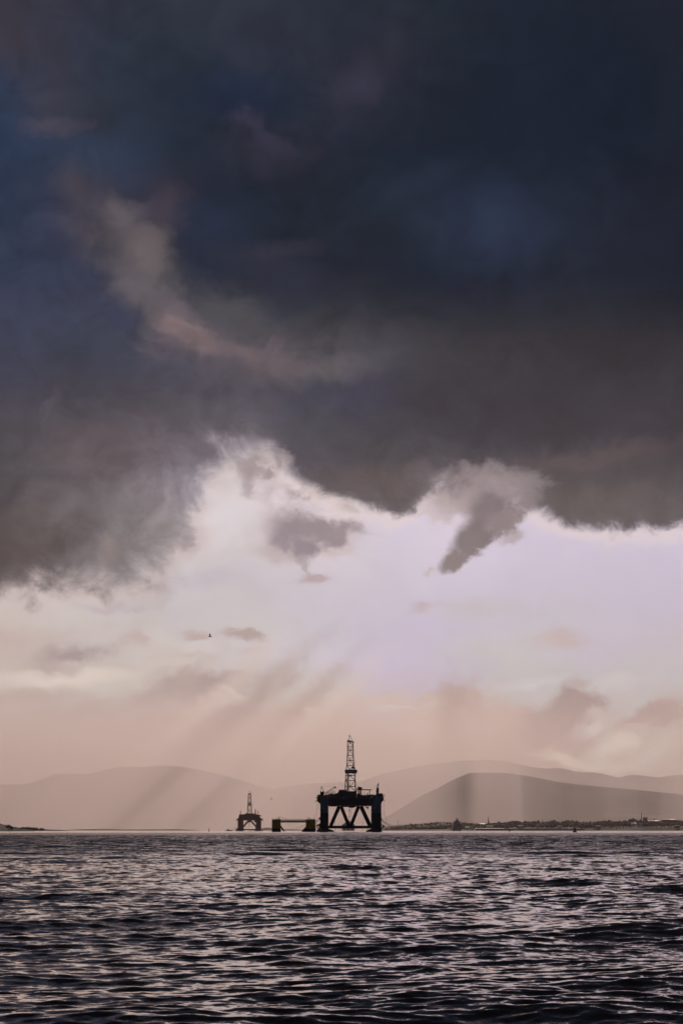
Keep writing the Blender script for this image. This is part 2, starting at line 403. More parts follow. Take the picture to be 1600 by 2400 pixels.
class MB:
    def __init__(self):
        self.v = []; self.f = []

    def add(self, vs, fs):
        o = len(self.v)
        self.v += [tuple(p) for p in vs]
        self.f += [tuple(i + o for i in f) for f in fs]

    def box(self, x0, x1, y0, y1, z0, z1):
        self.add([(x0, y0, z0), (x1, y0, z0), (x1, y1, z0), (x0, y1, z0), (x0, y0, z1), (x1, y0, z1), (x1, y1, z1), (x0, y1, z1)],
                 [(0, 3, 2, 1), (4, 5, 6, 7), (0, 1, 5, 4), (1, 2, 6, 5), (2, 3, 7, 6), (3, 0, 4, 7)])
        return self

    def tube(self, p, q, r, n=6, r2=None):
        p, q = Vector(p), Vector(q)
        d = (q - p)
        if d.length < 1e-6:
            return self
        d.normalize()
        a = Vector((0, 0, 1)) if abs(d.z) < .9 else Vector((1, 0, 0))
        u = d.cross(a).normalized(); w = d.cross(u)
        r2 = r if r2 is None else r2
        vs = []
        for c, rr in ((p, r), (q, r2)):
            for i in range(n):
                t = 2 * PI * (i + .5) / n
                vs.append(c + u * (rr * math.cos(t)) + w * (rr * math.sin(t)))
        fs = [(i, (i + 1) % n, n + (i + 1) % n, n + i) for i in range(n)]
        fs += [tuple(range(n - 1, -1, -1)), tuple(range(n, 2 * n))]
        self.add(vs, fs)
        return self

    def path(self, pts, r, n=5):
        for a, b in zip(pts[:-1], pts[1:]):
            self.tube(a, b, r, n)
        return self

    def prism(self, pts, y0, y1):
        """polygon in x,z extruded along y"""
        n = len(pts)
        vs = [(x, y0, z) for x, z in pts] + [(x, y1, z) for x, z in pts]
        fs = [tuple(range(n)), tuple(range(2 * n - 1, n - 1, -1))]
        fs += [((i + 1) % n, i, n + i, n + (i + 1) % n) for i in range(n)]
        self.add(vs, fs)
        return self

    def zprism(self, pts, z0, z1):
        n = len(pts)
        vs = [(x, y, z0) for x, y in pts] + [(x, y, z1) for x, y in pts]
        fs = [tuple(range(n - 1, -1, -1)), tuple(range(n, 2 * n))]
        fs += [(i, (i + 1) % n, n + (i + 1) % n, n + i) for i in range(n)]
        self.add(vs, fs)
        return self

    def rbox(self, x0, x1, y0, y1, z0, z1, c):
        """box with chamfered vertical corners"""
        return self.zprism([(x0 + c, y0), (x1 - c, y0), (x1, y0 + c), (x1, y1 - c), (x1 - c, y1), (x0 + c, y1), (x0, y1 - c), (x0, y0 + c)], z0, z1)

    def lathe(self, prof, n=12, cx=0, cy=0):
        vs = []
        for r, z in prof:
            for i in range(n):
                t = 2 * PI * i / n
                vs.append((cx + r * math.cos(t), cy + r * math.sin(t), z))
        fs = []
        for k in range(len(prof) - 1):
            for i in range(n):
                j = (i + 1) % n
                fs.append((k * n + i, k * n + j, (k + 1) * n + j, (k + 1) * n + i))
        fs.append(tuple(range(n - 1, -1, -1)))
        m = (len(prof) - 1) * n
        fs.append(tuple(range(m, m + n)))
        self.add(vs, fs)
        return self

    def ico(self, c, r, sub=2, rough=0.25, sc=(1, 1, 1), seed=0):
        bm = bmesh.new()
        bmesh.ops.create_icosphere(bm, subdivisions=sub, radius=1)
        vs = []
        for v in bm.verts:
            k = 1 + rough * (mnoise.noise(v.co * 2.3 + Vector((seed * 7.1, seed, 0))) * 1.2 + mnoise.noise(v.co * 6.1 + Vector((seed, 3, 1))) * .6)
            vs.append((c[0] + v.co.x * r * sc[0] * k, c[1] + v.co.y * r * sc[1] * k, c[2] + v.co.z * r * sc[2] * k))
        fs = [tuple(v.index for v in f.verts) for f in bm.faces]
        bm.free()
        self.add(vs, fs)
        return self

    def mesh(self, name, mat, smooth=False):
        me = bpy.data.meshes.new(name)
        me.from_pydata(self.v, [], self.f)
        me.materials.append(mat)
        if smooth:
            me.polygons.foreach_set('use_smooth', [True] * len(me.polygons))
        me.update()
        return me

    def build(self, name, mat, parent=None, smooth=False, loc=None):
        o = bpy.data.objects.new(name, self.mesh(name, mat, smooth))
        COL.objects.link(o)
        if parent:
            o.parent = parent
        if loc:
            o.location = loc
        return o


def empty(name, loc, rz=0.0):
    o = bpy.data.objects.new(name, None)
    o.empty_display_size = 1
    COL.objects.link(o)
    o.location = loc
    o.rotation_euler = (0, 0, rz)
    return o


def tag(o, label=None, cat=None, group=None, kind=None):
    if label: o['label'] = label
    if cat: o['category'] = cat
    if group: o['group'] = group
    if kind: o['kind'] = kind
    return o


def copy_tree(o, parent=None):
    kids = list(o.children)
    c = o.copy(); COL.objects.link(c)
    if parent: c.parent = parent
    for ch in kids:
        copy_tree(ch, c)
    return c


def at(px, py, Y):
    return Vector(((px - CX) / F * Y, Y, CAM_H + (HY - py) / F * Y))


# ------------------------------------------------------------------ materials
def mat(name, col, rough=0.6, metal=0.0, var=0.25, scale=0.3, spec=0.4, stretch=(1, 1, 1)):
    m = bpy.data.materials.new(name)
    m.use_nodes = True
    t = NT(m.node_tree)
    b = t.n['Principled BSDF']
    co = t.n.new('ShaderNodeTexCoord').outputs['Object']
    v = t.vmath('MULTIPLY', co, stretch)
    n = t.noise(v, scale, 5.0, 0.6)
    lo = tuple(c * (1 - var) for c in col) + (1,)
    hi = tuple(min(1, c * (1 + var)) for c in col) + (1,)
    c = t.ramp(n[0], [(0.3, lo), (0.7, hi)])
    t.l.new(c, b.inputs['Base Color'])
    t.put(b.inputs['Roughness'], t.step(n[0], .3, .7, max(0.05, rough - .12), min(1, rough + .12)))
    b.inputs['Metallic'].default_value = metal
    b.inputs['Specular IOR Level'].default_value = spec
    return m


M = {
    'black_steel': mat('black_steel', (0.030, 0.028, 0.030), .6, scale=.4),
    'grey_steel': mat('grey_steel', (0.06, 0.065, 0.08), .6, scale=.4),
    'navy_paint': mat('navy_paint', (0.085, 0.12, 0.19), .5, var=.35, scale=.25, stretch=(1, 1, .25)),
    'boot_paint': mat('boot_paint', (0.02, 0.022, 0.03), .6, var=.4, scale=.3, stretch=(1, 1, .3)),
    'hull_paint': mat('hull_paint', (0.025, 0.027, 0.033), .6, scale=.2),
    'deck_paint': mat('deck_paint', (0.05, 0.06, 0.065), .7, scale=.5),
    'derrick_paint': mat('derrick_paint', (0.05, 0.028, 0.022), .6, scale=.5),
    'orange_paint': mat('orange_paint', (0.38, 0.11, 0.03), .5, scale=.6),
    'slate_cladding': mat('slate_cladding', (0.20, 0.25, 0.34), .5, var=.2, scale=.8),
    'white_paint': mat('white_paint', (0.8, 0.79, 0.77), .45, var=.08, scale=.5),
    'yellow_paint': mat('yellow_paint', (0.36, 0.27, 0.02), .55, var=.3, scale=.5, stretch=(1, 1, .3)),
    'rust_paint': mat('rust_paint', (0.30, 0.11, 0.085), .65, var=.35, scale=.25),
    'rust_dark': mat('rust_dark', (0.07, 0.022, 0.014), .65, var=.35, scale=.5),
    'ship_paint': mat('ship_paint', (0.30, 0.27, 0.26), .5, scale=.1),
    'rope': mat('rope', (0.04, 0.035, 0.03), .9, scale=2),
    'stone': mat('stone', (0.20, 0.17, 0.15), .9, scale=.2),
    'concrete': mat('concrete', (0.28, 0.27, 0.26), .85, scale=.1),
    'slate_roof': mat('slate_roof', (0.07, 0.07, 0.08), .7, scale=.2),
    'leaves': mat('leaves', (0.036, 0.036, 0.02), .9, var=.5, scale=.25),
    'leaves_dark': mat('leaves_dark', (0.03, 0.042, 0.02), .9, var=.5, scale=.3),
    'bark': mat('bark', (0.06, 0.045, 0.035), .95, scale=1),
    'grass_land': mat('grass_land', (0.035, 0.032, 0.02), .95, var=.4, scale=.01),
    'moor': mat('moor', (0.06, 0.05, 0.035), .95, var=.5, scale=.0012),
    'feather': mat('feather', (0.05, 0.045, 0.045), .8, scale=6),
    'shingle': mat('shingle', (0.09, 0.08, 0.07), .9, scale=.2),
    'glass': mat('glass', (0.03, 0.04, 0.05), .08, scale=1, spec=.6),
    'red_paint': mat('red_paint', (0.30, 0.05, 0.035), .5, scale=.3),
}

# ------------------------------------------------------------------ the sea


def make_sea():
    # rows get coarser with distance from the shore point, columns fan out
    ys = [9.0]
    while ys[-1] < 60: ys.append(ys[-1] * 1.0026)
    while ys[-1] < 520: ys.append(ys[-1] + 0.156 + (ys[-1] - 60) * 0.0014)
    while ys[-1] < 30000: ys.append(ys[-1] * 1.05)
    ys[-1] = 30000.0
    pre = [-350, -150, -60, -20, -5, 0, 3, 5, 6.5, 7.5, 8.3]
    ys = np.array(pre + ys)
    inner = np.linspace(-.32, .32, 520)
    k = np.array([1.06, 1.15, 1.3, 1.5, 1.8, 2.3, 3.2, 5, 8])
    g = np.concatenate([(-.32 * k)[::-1], inner, .32 * k])
    base = np.maximum(ys, 9.0)
    X = g[None, :] * (base[:, None] + 3.0)
    X = np.clip(X, -24000, 24000)
    Y = np.repeat(ys[:, None], len(g), 1)
    dyr = np.gradient(ys)[:, None] * np.ones_like(X)
    dxr = np.abs(np.gradient(X, axis=1))
    Z = np.zeros_like(X); DX = np.zeros_like(X); DY = np.zeros_like(X)
    nw = 170
    near = Y > -1e9
    gust = 1.0
    for i in range(nw):
        lam = 0.06 * (14.0 / 0.06) ** ((i + rng.rand()) / nw)
        th = rng.normal(0, .42) + .12
        kx = 2 * PI / lam * math.sin(th); ky = -2 * PI / lam * math.cos(th)
        kk = 2 * PI / lam
        # slope spectrum: fullest round 0.6-2 m chop
        s = (0.032 * math.exp(-((math.log(lam / 0.30)) / 1.3) ** 2) + 0.013 * math.exp(-((math.log(lam / 5.0)) / 1.0) ** 2)) * (0.6 + .8 * rng.rand())
        amp = s / kk
        need = np.maximum(np.abs(dyr * math.cos(th)), np.abs(dxr * math.sin(th)))
        w = np.clip((lam / np.maximum(need, 1e-6) - 2.2) / 2.2, 0, 1)
        ph = kx * X + ky * Y + rng.rand() * 2 * PI
        c, sn = np.cos(ph), np.sin(ph)
        Z += w * amp * c
        DX -= w * amp * 1.1 * math.sin(th) * sn
        DY += w * amp * 1.1 * math.cos(th) * sn
    X = X + DX; Y = Y + DY
    nr, nc = X.shape
    co = np.stack([X, Y, Z], -1).reshape(-1, 3).astype(np.float32)
    idx = np.arange(nr * nc).reshape(nr, nc)
    q = np.stack([idx[:-1, :-1], idx[:-1, 1:], idx[1:, 1:], idx[1:, :-1]], -1).reshape(-1, 4)
    me = bpy.data.meshes.new('water')
    me.vertices.add(len(co)); me.vertices.foreach_set('co', co.ravel())
    me.loops.add(q.size); me.loops.foreach_set('vertex_index', q.ravel().astype(np.int32))
    me.polygons.add(len(q)); me.polygons.foreach_set('loop_start', np.arange(0, q.size, 4, dtype=np.int32))
    me.polygons.foreach_set('use_smooth', np.ones(len(q), dtype=bool))
    me.update(calc_edges=True)
    o = bpy.data.objects.new('water', me)
    COL.objects.link(o)
    tag(o, kind='structure')
    return o


def water_material():
    m = bpy.data.materials.new('sea_water')
    m.use_nodes = True
    t = NT(m.node_tree)
    b = t.n['Principled BSDF']
    geo = t.n.new('ShaderNodeNewGeometry')
    P = geo.outputs['Position']
    px, py, pz = t.sep(P)
    r = t.vmath('LENGTH', t.comb(px, py, 0))
    # ripples finer than the mesh, as a slope field: crests lie across the wind
    Pa = t.vmath('MULTIPLY', P, (0.55, 1.0, 1.0))
    n1 = t.noise(Pa, 14.0, 3.0, 0.6)      # ~0.1 m
    n2 = t.noise(Pa, 4.5, 2.0, 0.5)      # ~0.4 m
    n3 = t.noise(Pa, 1.1, 2.0, 0.5)     # ~2 m
    n4 = t.noise(t.vmath('MULTIPLY', P, (0.35, 1.0, 1.0)), 0.03, 3.0, 0.6)    # cat's paws, tens of metres
    n5 = t.noise(t.vmath('MULTIPLY', P, (0.30, 1.0, 1.0)), 0.004, 3.0, 0.6)   # wind streaks, hundreds of metres

    def c(n, k):
        return t.vmath('SCALE', t.vmath('SUBTRACT', n[1], (.5, .5, .5)), scale=k)
    f2 = t.step(r, 15, 70, 0.2, 1.0)
    f3 = t.step(r, 40, 220, 0.0, 1.0)
    s = c(n1, 0.4)
    s = t.vmath('ADD', s, t.vmath('SCALE', c(n2, 1.4), scale=f2))
    s = t.vmath('ADD', s, t.vmath('SCALE', c(n3, 2.4), scale=f3))
    gust = t.math('ADD', t.math('MULTIPLY', n4[0], 0.7), t.math('MULTIPLY', n5[0], 0.9))
    gust = t.step(gust, 0.45, 1.15, 0.55, 1.35, kind='LINEAR')
    calm = t.step(r, 500, 1500, 1.0, 0.15)        # sheltered water under the far shore
    s = t.vmath('SCALE', s, scale=t.math('MULTIPLY', gust, calm))
    s = t.vmath('MULTIPLY', s, (0.7, 1.0, 0.0))
    # unresolved facets that lean away hide behind the crest in front: fold them to the seen side
    ix, iy, iz = t.sep(geo.outputs['Incoming'])
    ih = t.vmath('NORMALIZE', t.comb(ix, iy, 0))
    h = t.vmath('DOT_PRODUCT', s, ih)
    k = t.math('MULTIPLY', t.math('SUBTRACT', t.math('ABSOLUTE', h), h), t.step(r, 25, 160, 0.0, 1.0))
    s = t.vmath('ADD', s, t.vmath('SCALE', ih, scale=k))
    N = t.vmath('NORMALIZE', t.vmath('ADD', geo.outputs['Normal'], s))
    t.l.new(N, b.inputs['Normal'])
    b.inputs['Base Color'].default_value = (0.006, 0.010, 0.016, 1)
    b.inputs['Roughness'].default_value = 0.04
    b.inputs['IOR'].default_value = 1.33
    b.inputs['Specular IOR Level'].default_value = 0.6
    b.inputs['Coat Weight'].default_value = 1.0
    b.inputs['Coat Roughness'].default_value = 0.04
    b.inputs['Coat IOR'].default_value = 1.36
    b.inputs['Coat Tint'].default_value = (1.0, 0.86, 0.78, 1)
    t.l.new(N, b.inputs['Coat Normal'])
    return m


sea = make_sea()
sea.data.materials.append(water_material())

# ------------------------------------------------------------------ hills
def smooth_profile(pts, x):
    xs = [p[0] for p in pts]; ys = [p[1] for p in pts]
    return np.interp(x, xs, ys)


def hill(name, pts, dist, depth, seed, label=None, ncol=260, nrow=18, rough=1.0, material=None):
    """a range with its crest line at 'dist' metres; pts = (azimuth px, skyline px) as seen from the shore"""
    x0, x1 = pts[0][0], pts[-1][0]
    xs = np.linspace(x0, x1, ncol)
    sky_y = smooth_profile(pts, xs)
    ker = np.array([1, 3, 5, 3, 1.]); ker /= ker.sum()
    sky_y = np.convolve(np.pad(sky_y, 2, mode='edge'), ker, 'valid')
    vs = []; fs = []
    rows = []
    tt = np.concatenate([np.linspace(-1, 0, nrow), np.linspace(0, 1, 8)[1:]])
    for j, t in enumerate(tt):
        for i, px in enumerate(xs):
            crest = (HY - sky_y[i]) / F * dist + CAM_H
            Yd = dist + t * depth * (1.0 if t < 0 else .8)
            X = (px - CX) / F * dist * (1 + .35 * t * depth / dist)
            prof = math.cos(t * PI / 2) ** (1.1)
            n = mnoise.fractal(Vector((X / 1500.0, Yd / 1500.0, seed)), 1.0, 2.0, 5)
            n2 = mnoise.ridged_multi_fractal(Vector((X / 2600.0, Yd / 2600.0, seed + 5)), 1.0, 2.0, 4, 1.0, 2.0) - 1
            z = crest * prof * (1 + rough * (.10 * n - .10 * abs(n2)) * min(1, abs(t) * 4)) - 30 * abs(t)
            z += n * rough * .006 * crest
            vs.append((X, Yd, z))
    nc = len(xs)
    for j in range(len(tt) - 1):
        for i in range(nc - 1):
            a = j * nc + i
            fs.append((a, a + 1, a + nc + 1, a + nc))
    mb = MB(); mb.v = vs; mb.f = fs
    o = mb.build(name, material or M['moor'], smooth=True)
    tag(o, kind='structure')
    return o


hill('hills', [(-500, 1880), (-200, 1850), (0, 1838), (60, 1838), (90, 1830), (130, 1815), (160, 1813), (210, 1814), (250, 1803), (285, 1796), (330, 1798), (380, 1795), (440, 1799), (520, 1815), (600, 1840), (700, 1870), (800, 1900), (900, 1935)], 22500, 2300, 1.3)
hill('hills', [(560, 1935), (700, 1880), (820, 1840), (900, 1812), (1000, 1792), (1080, 1783), (1140, 1780), (1180, 1783), (1240, 1797), (1280, 1802), (1305, 1799), (1330, 1803), (1345, 1809), (1400, 1811), (1425, 1818), (1448, 1825), (1465, 1817), (1480, 1815), (1510, 1818), (1545, 1822), (1570, 1817), (1620, 1813), (1900, 1820), (2300, 1900)], 24200, 2300, 3.1)
hill('hills', [(480, 1935), (540, 1870), (590, 1856), (630, 1853), (660, 1845), (720, 1837), (800, 1833), (870, 1831), (910, 1828), (940, 1820), (1010, 1817), (1080, 1813), (1150, 1811), (1300, 1822), (1400, 1832), (1520, 1839), (1600, 1841), (1800, 1850), (2200, 1935)], 19600, 1300, 5.7)
hill('hills', [(860, 1940), (930, 1900), (985, 1866), (1020, 1850), (1060, 1828), (1100, 1811), (1140, 1811), (1190, 1812), (1250, 1821), (1310, 1833), (1400, 1843), (1500, 1852), (1600, 1862), (1800, 1880), (2100, 1940)], 14800, 1300, 8.2)
hill('hills', [(1250, 1944), (1340, 1925), (1380, 1914), (1430, 1908), (1480, 1909), (1540, 1912), (1600, 1910), (1750, 1916), (2000, 1940)], 13500, 350, 9.9, ncol=120, rough=.6)
hill('hills', [(880, 1940), (930, 1934), (1000, 1929), (1030, 1926), (1080, 1927), (1120, 1931), (1200, 1934), (1300, 1940)], 8600, 500, 11.9, ncol=120, rough=.6)

# ------------------------------------------------------------------ haze
def volume_material(name, col, density, aniso):
    m = bpy.data.materials.new(name)
    m.use_nodes = True
    n = m.node_tree.nodes
    n.remove(n['Principled BSDF'])
    v = n.new('ShaderNodeVolumePrincipled')
    v.inputs['Color'].default_value = col
    v.inputs['Density'].default_value = density
    v.inputs['Anisotropy'].default_value = aniso
    m.node_tree.links.new(v.outputs[0], n['Material Output'].inputs['Volume'])
    return m, v


hz, hzv = volume_material('haze_air', (0.98, 0.90, 0.87, 1), 1.4e-5, 0.65)
hb = MB().box(-25500, 25500, -600, 31500, -32.0, 1130.0).build('haze', hz)
tag(hb, kind='stuff')

# showers drifting in front of the hills: one body of falling rain whose real depth
# is shaped into light shafts and dark gaps (homogeneous, so it is the thickness that shows)


def rain_and_shaft_depth(px, py):
    """thickness in km of the rain along the direction of source pixel px, py"""
    def ridge(x, c, w):
        return math.exp(-((x - c) / w) ** 2)

    def ss(a, b, v):
        t = min(1, max(0, (v - a) / (b - a)))
        return t * t * (3 - 2 * t)
    low = ss(1560, 1800, py)
    lowest = ss(1780, 1935, py)
    t = 1.0 * low + .35 * lowest
    # light shafts shaped as slanting rain on the left, leaning from the hidden sun
    q = px + (py - 1650) * 1.08                 # constant along a slanting streak
    t += 1.1 * low * ridge(q, 455, 80)
    t -= .95 * low * ridge(q, 585, 45)
    t += .75 * low * ridge(q, 665, 34)
    t -= .75 * low * ridge(q, 735, 34)
    t += .9 * low * ridge(q, 880, 75)
    t += .35 * low * ridge(q, 300, 30) - .3 * low * ridge(q, 235, 30)
    # the middle is open, then upright light shafts shaped as thicker rain on the right
    t += .7 * low * ridge(px, 950, 80)
    t -= .75 * low * ridge(px, 1085, 42)
    t += 1.5 * low * ridge(px, 1160, 34) - .3 * low * ridge(px, 1240, 30)
    t -= .75 * low * ss(1215, 1330, px) * (1 - ss(1540, 1640, px))
    t += .4 * low * ridge(px, 1450, 25)
    t += .3 * low * ss(1540, 1640, px)
    t += .07 * math.sin(q / 13.0) * low * (1 - ss(800, 950, px)) + .06 * math.sin(px / 9.3 + 1) * low * ss(850, 950, px)
    return max(0.0, t)


def make_rain(Y0, fn, top):
    m, v = volume_material('rain_air', (0.998, 0.93, 0.90, 1), 4.4e-4, 0.65)
    nx, nz = 190, 44
    vs = []
    for side in (-1, 1):
        for j in range(nz):
            py = 1952 - (1952 - top) * j / (nz - 1)
            for i in range(nx):
                px = -700 + 2900 * i / (nx - 1)
                edge = min(1, i / 8, (nx - 1 - i) / 8)
                T = 2.0 + 1000.0 * fn(px, py) * edge
                p = at(px, py, Y0)
                vs.append((p.x, Y0 + side * T / 2, p.z))
    n1 = nx * nz
    fs = []
    for j in range(nz - 1):
        for i in range(nx - 1):
            a = j * nx + i
            fs.append((a, a + 1, a + nx + 1, a + nx))
            fs.append((n1 + a, n1 + a + nx, n1 + a + nx + 1, n1 + a + 1))
    for j in range(nz - 1):
        for i in (0, nx - 1):
            a = j * nx + i
            f = (a, a + nx, n1 + a + nx, n1 + a)
            fs.append(f if i == 0 else f[::-1])
    for i in range(nx - 1):
        fs.append((i, n1 + i, n1 + i + 1, i + 1))
        a = (nz - 1) * nx + i
        fs.append((a, a + 1, n1 + a + 1, n1 + a))
    mb = MB(); mb.v = vs; mb.f = fs
    o = mb.build('rain_shower', m)
    tag(o, kind='stuff')
    return o



def far_rain_depth(px, py):
    def ss(a, b, v):
        t = min(1, max(0, (v - a) / (b - a)))
        return t * t * (3 - 2 * t)
    t = 2.5 * ss(1600, 1800, py)
    t *= 1 - .5 * ss(1120, 1300, px) * (1 - .5 * ss(1800, 1900, py))
    return t * (1 + .12 * math.sin(px / 83.0 + .6 * math.sin(py / 40.0)))


make_rain(12000.0, rain_and_shaft_depth, 1540)
make_rain(17000.0, far_rain_depth, 1620)

# unseen deck added above the frame for shade: it hides the sun from the near water and the big rig,
# while the showers in front of the hills stay in the light
def make_shade_cloud():
    mb = MB()
    nx, ny = 70, 60
    top = []
    for side in (0, 1):
        for j in range(ny):
            for i in range(nx):
                x = -16000 + 32000 * i / (nx - 1)
                ye = 10050 + 350 * mnoise.noise(Vector((x / 1500.0, 0, 4))) - 350
                y = -9000 + (ye + 9000) * (j / (ny - 1))
                n = mnoise.fractal(Vector((x / 2600.0, y / 2600.0, 2.0)), 1.0, 2.0, 5)
                e = min(1, (ny - 1 - j) / 7, j / 4, i / 4, (nx - 1 - i) / 4)
                z = 5750 + 170 * n + (500 if side else 0) * math.sqrt(e) + (120 if side else 0) * n
                mb.v.append((x, y, z))
    n1 = nx * ny
    for j in range(ny - 1):
        for i in range(nx - 1):
            a = j * nx + i
            mb.f.append((a, a + nx, a + nx + 1, a + 1))
            mb.f.append((n1 + a, n1 + a + 1, n1 + a + nx + 1, n1 + a + nx))
    o = mb.build('shade_cloud', mat('shade_cloud_base', (.34, .38, .46), 1.0, var=.25, scale=.0006, spec=0), smooth=True)
    tag(o, kind='stuff')


make_shade_cloud()

# ------------------------------------------------------------------ land: shores
def tree_mesh(name, seed, wide=1.0, dark=False):
    """crown: many leaf clumps round a few limbs; trunk tapered with forks"""
    rr = random.Random(seed)
    trunk = MB()
    trunk.tube((0, 0, -3), (0, 0, 5), .9, 6, .55)
    crown = MB()
    tips = []
    for k in range(7):
        a = k * 2.4 + rr.random()
        L = rr.uniform(3.0, 6.0) * wide
        tip = Vector((math.cos(a) * L, math.sin(a) * L, rr.uniform(7.0, 12.5)))
        trunk.tube((0, 0, 4.5), tip, .38, 5, .12)
        tips.append(tip)
    tips.append(Vector((0, 0, 14)))
    for i, tip in enumerate(tips):
        for q in range(4):
            off = Vector((rr.gauss(0, 1.6) * wide, rr.gauss(0, 1.6) * wide, rr.gauss(0, 1.3)))
            crown.ico(tip + off, rr.uniform(1.3, 2.5), 1, .45, (1.15, 1.15, .8), seed * 31 + i * 7 + q)
    # loose leaf sprays that break the outline
    for i in range(260):
        tip = rr.choice(tips)
        d = Vector((rr.gauss(0, 1), rr.gauss(0, 1), rr.gauss(0, 1))).normalized()
        p = tip + Vector((d.x * 3.6 * wide, d.y * 3.6 * wide, d.z * 2.8)) * rr.uniform(.7, 1.15)
        s = rr.uniform(.35, .8)
        u = Vector((rr.gauss(0, 1), rr.gauss(0, 1), rr.gauss(0, 1))).normalized() * s
        w = d.cross(u).normalized() * s
        crown.add([p - u, p + w, p + u, p - w], [(0, 1, 2, 3)])
    m = M['leaves_dark'] if dark else M['leaves']
    return crown.mesh('crown', m, True), trunk.mesh('trunk', M['bark'])


def conifer_mesh(seed):
    rr = random.Random(seed)
    trunk = MB().tube((0, 0, -3), (0, 0, 17), .6, 6, .1)
    crown = MB()
    for k in range(11):
        z = 3 + k * 1.4
        r = (18.5 - z) * .24
        for i in range(9):
            a = i * .7 + k * .5
            tip = Vector((math.cos(a) * r * rr.uniform(.8, 1.15), math.sin(a) * r * rr.uniform(.8, 1.15), z - .9))
            crown.tube((0, 0, z + .9), tip, .8, 4, .15)
    return crown.mesh('crown', M['leaves_dark'], False), trunk.mesh('trunk', M['bark'])


TREES = [tree_mesh('t', 3, 1.0), tree_mesh('t', 8, 1.35), tree_mesh('t', 14, .8), tree_mesh('t', 21, 1.15), conifer_mesh(5)]
TREES_D = [tree_mesh('t', 33, 1.2, True), tree_mesh('t', 38, .95, True)]


def plant_tree(p, meshes, h, label, group, name='broadleaf_tree', wide=1.0):
    t = empty(name, p, random.random() * 6.28)
    tag(t, label, 'tree', group)
    k = h / 16.0
    t.scale = (k * wide * 1.22, k * wide * 1.22, k)
    for nm, me in (('crown', meshes[0]), ('trunk', meshes[1])):
        o = bpy.data.objects.new(nm, me); COL.objects.link(o); o.parent = t
    return t


def shore(pts, dist, depth, seed, ncol=150):
    return tag(hill('shore', pts, dist, depth, seed, ncol=ncol, nrow=8, rough=.35, material=M['grass_land']), kind='structure')


# right-hand shore with its town
shore([(862, 1946.4), (905, 1942), (960, 1939.5), (1060, 1938), (1150, 1937), (1300, 1935.5), (1450, 1934), (1600, 1933), (1800, 1933), (2300, 1936), (2600, 1945)], 7200, 750, 20.1)
shore([(862, 1946.6), (880, 1944.8), (1000, 1943.6), (1200, 1943.2), (1500, 1943), (1900, 1943), (2500, 1944), (2600, 1946)], 6250, 160, 22.4)
# left-hand headland, the lower point behind it and the spit
shore([(-700, 1890), (-300, 1915), (-60, 1926), (0, 1932), (15, 1935), (30, 1938), (42, 1942), (64, 1944), (80, 1946)], 2600, 160, 25.0)
shore([(20, 1945), (45, 1942.5), (70, 1941.5), (100, 1943), (115, 1944.2), (145, 1945.2), (160, 1946.4)], 4300, 120, 27.0, 80)
# low land beyond the small rig
shore([(585, 1946), (612, 1941.5), (625, 1939.5), (640, 1940.5), (655, 1943.5), (700, 1944.3), (735, 1946)], 9000, 300, 29.0, 80)
shore([(150, 1946), (185, 1943.8), (240, 1942.6), (300, 1944), (420, 1943.5), (470, 1946)], 10000, 300, 31.0, 80)

rt = random.Random(5)


LOOKS = ['rounded leafy tree', 'broad spreading tree', 'narrow upright tree', 'full-crowned bushy tree', 'pointed conifer']
LOOKS_D = ['broad dark tree', 'small dark tree']


def where(px):
    for lim, w in ((-1, 'beyond the left edge'), (14, 'at the left edge'), (44, 'towards the seaward tip'), (75, 'at the near end'), (110, 'at the far end'), (960, 'just right of the big rig'), (1010, 'midway between big rig and ship'),
                   (1056, 'just left of the ship'), (1090, 'behind the ship'), (1133, 'between ship and church steeple'), (1160, 'at the foot of the church steeple'),
                   (1200, 'above the long quay shed'), (1265, 'behind the sea wall'), (1325, 'left of the channel buoy'), (1370, 'above the channel buoy'),
                   (1440, 'right of the channel buoy'), (1492, 'left of the tall chimney stack'), (1525, 'beside the tall chimney stack'), (1570, 'right of the tall chimney stack')):
        if px < lim:
            return w
    return 'near the right edge'


def skyline_trees(x0, x1, step, prof, D, label, group, hs=(14, 19), idx=None, wide=1.0, bottom=None):
    x = x0
    while x < x1:
        top = np.interp(x, [p[0] for p in prof], [p[1] for p in prof]) + rt.uniform(-1.0, 1.6)
        d = D * rt.uniform(.985, 1.015)
        P = at(x, top, d)
        h = rt.uniform(*hs)
        i = rt.randrange(len(idx or TREES))
        if i == 4 and rt.random() < .6: i = 1
        me = (idx or TREES)[i]
        lab = (LOOKS_D if idx is TREES_D else LOOKS)[i] + ' ' + label + ' ' + where(x)
        if me is TREES[4]:
            plant_tree(P - Vector((0, 0, h * 1.05)), me, h, lab, group, 'conifer_tree', wide)
        else:
            plant_tree(P - Vector((0, 0, h * 1.03)), me, h, lab, group, 'broadleaf_tree', wide)
        x += step * rt.uniform(.7, 1.35)


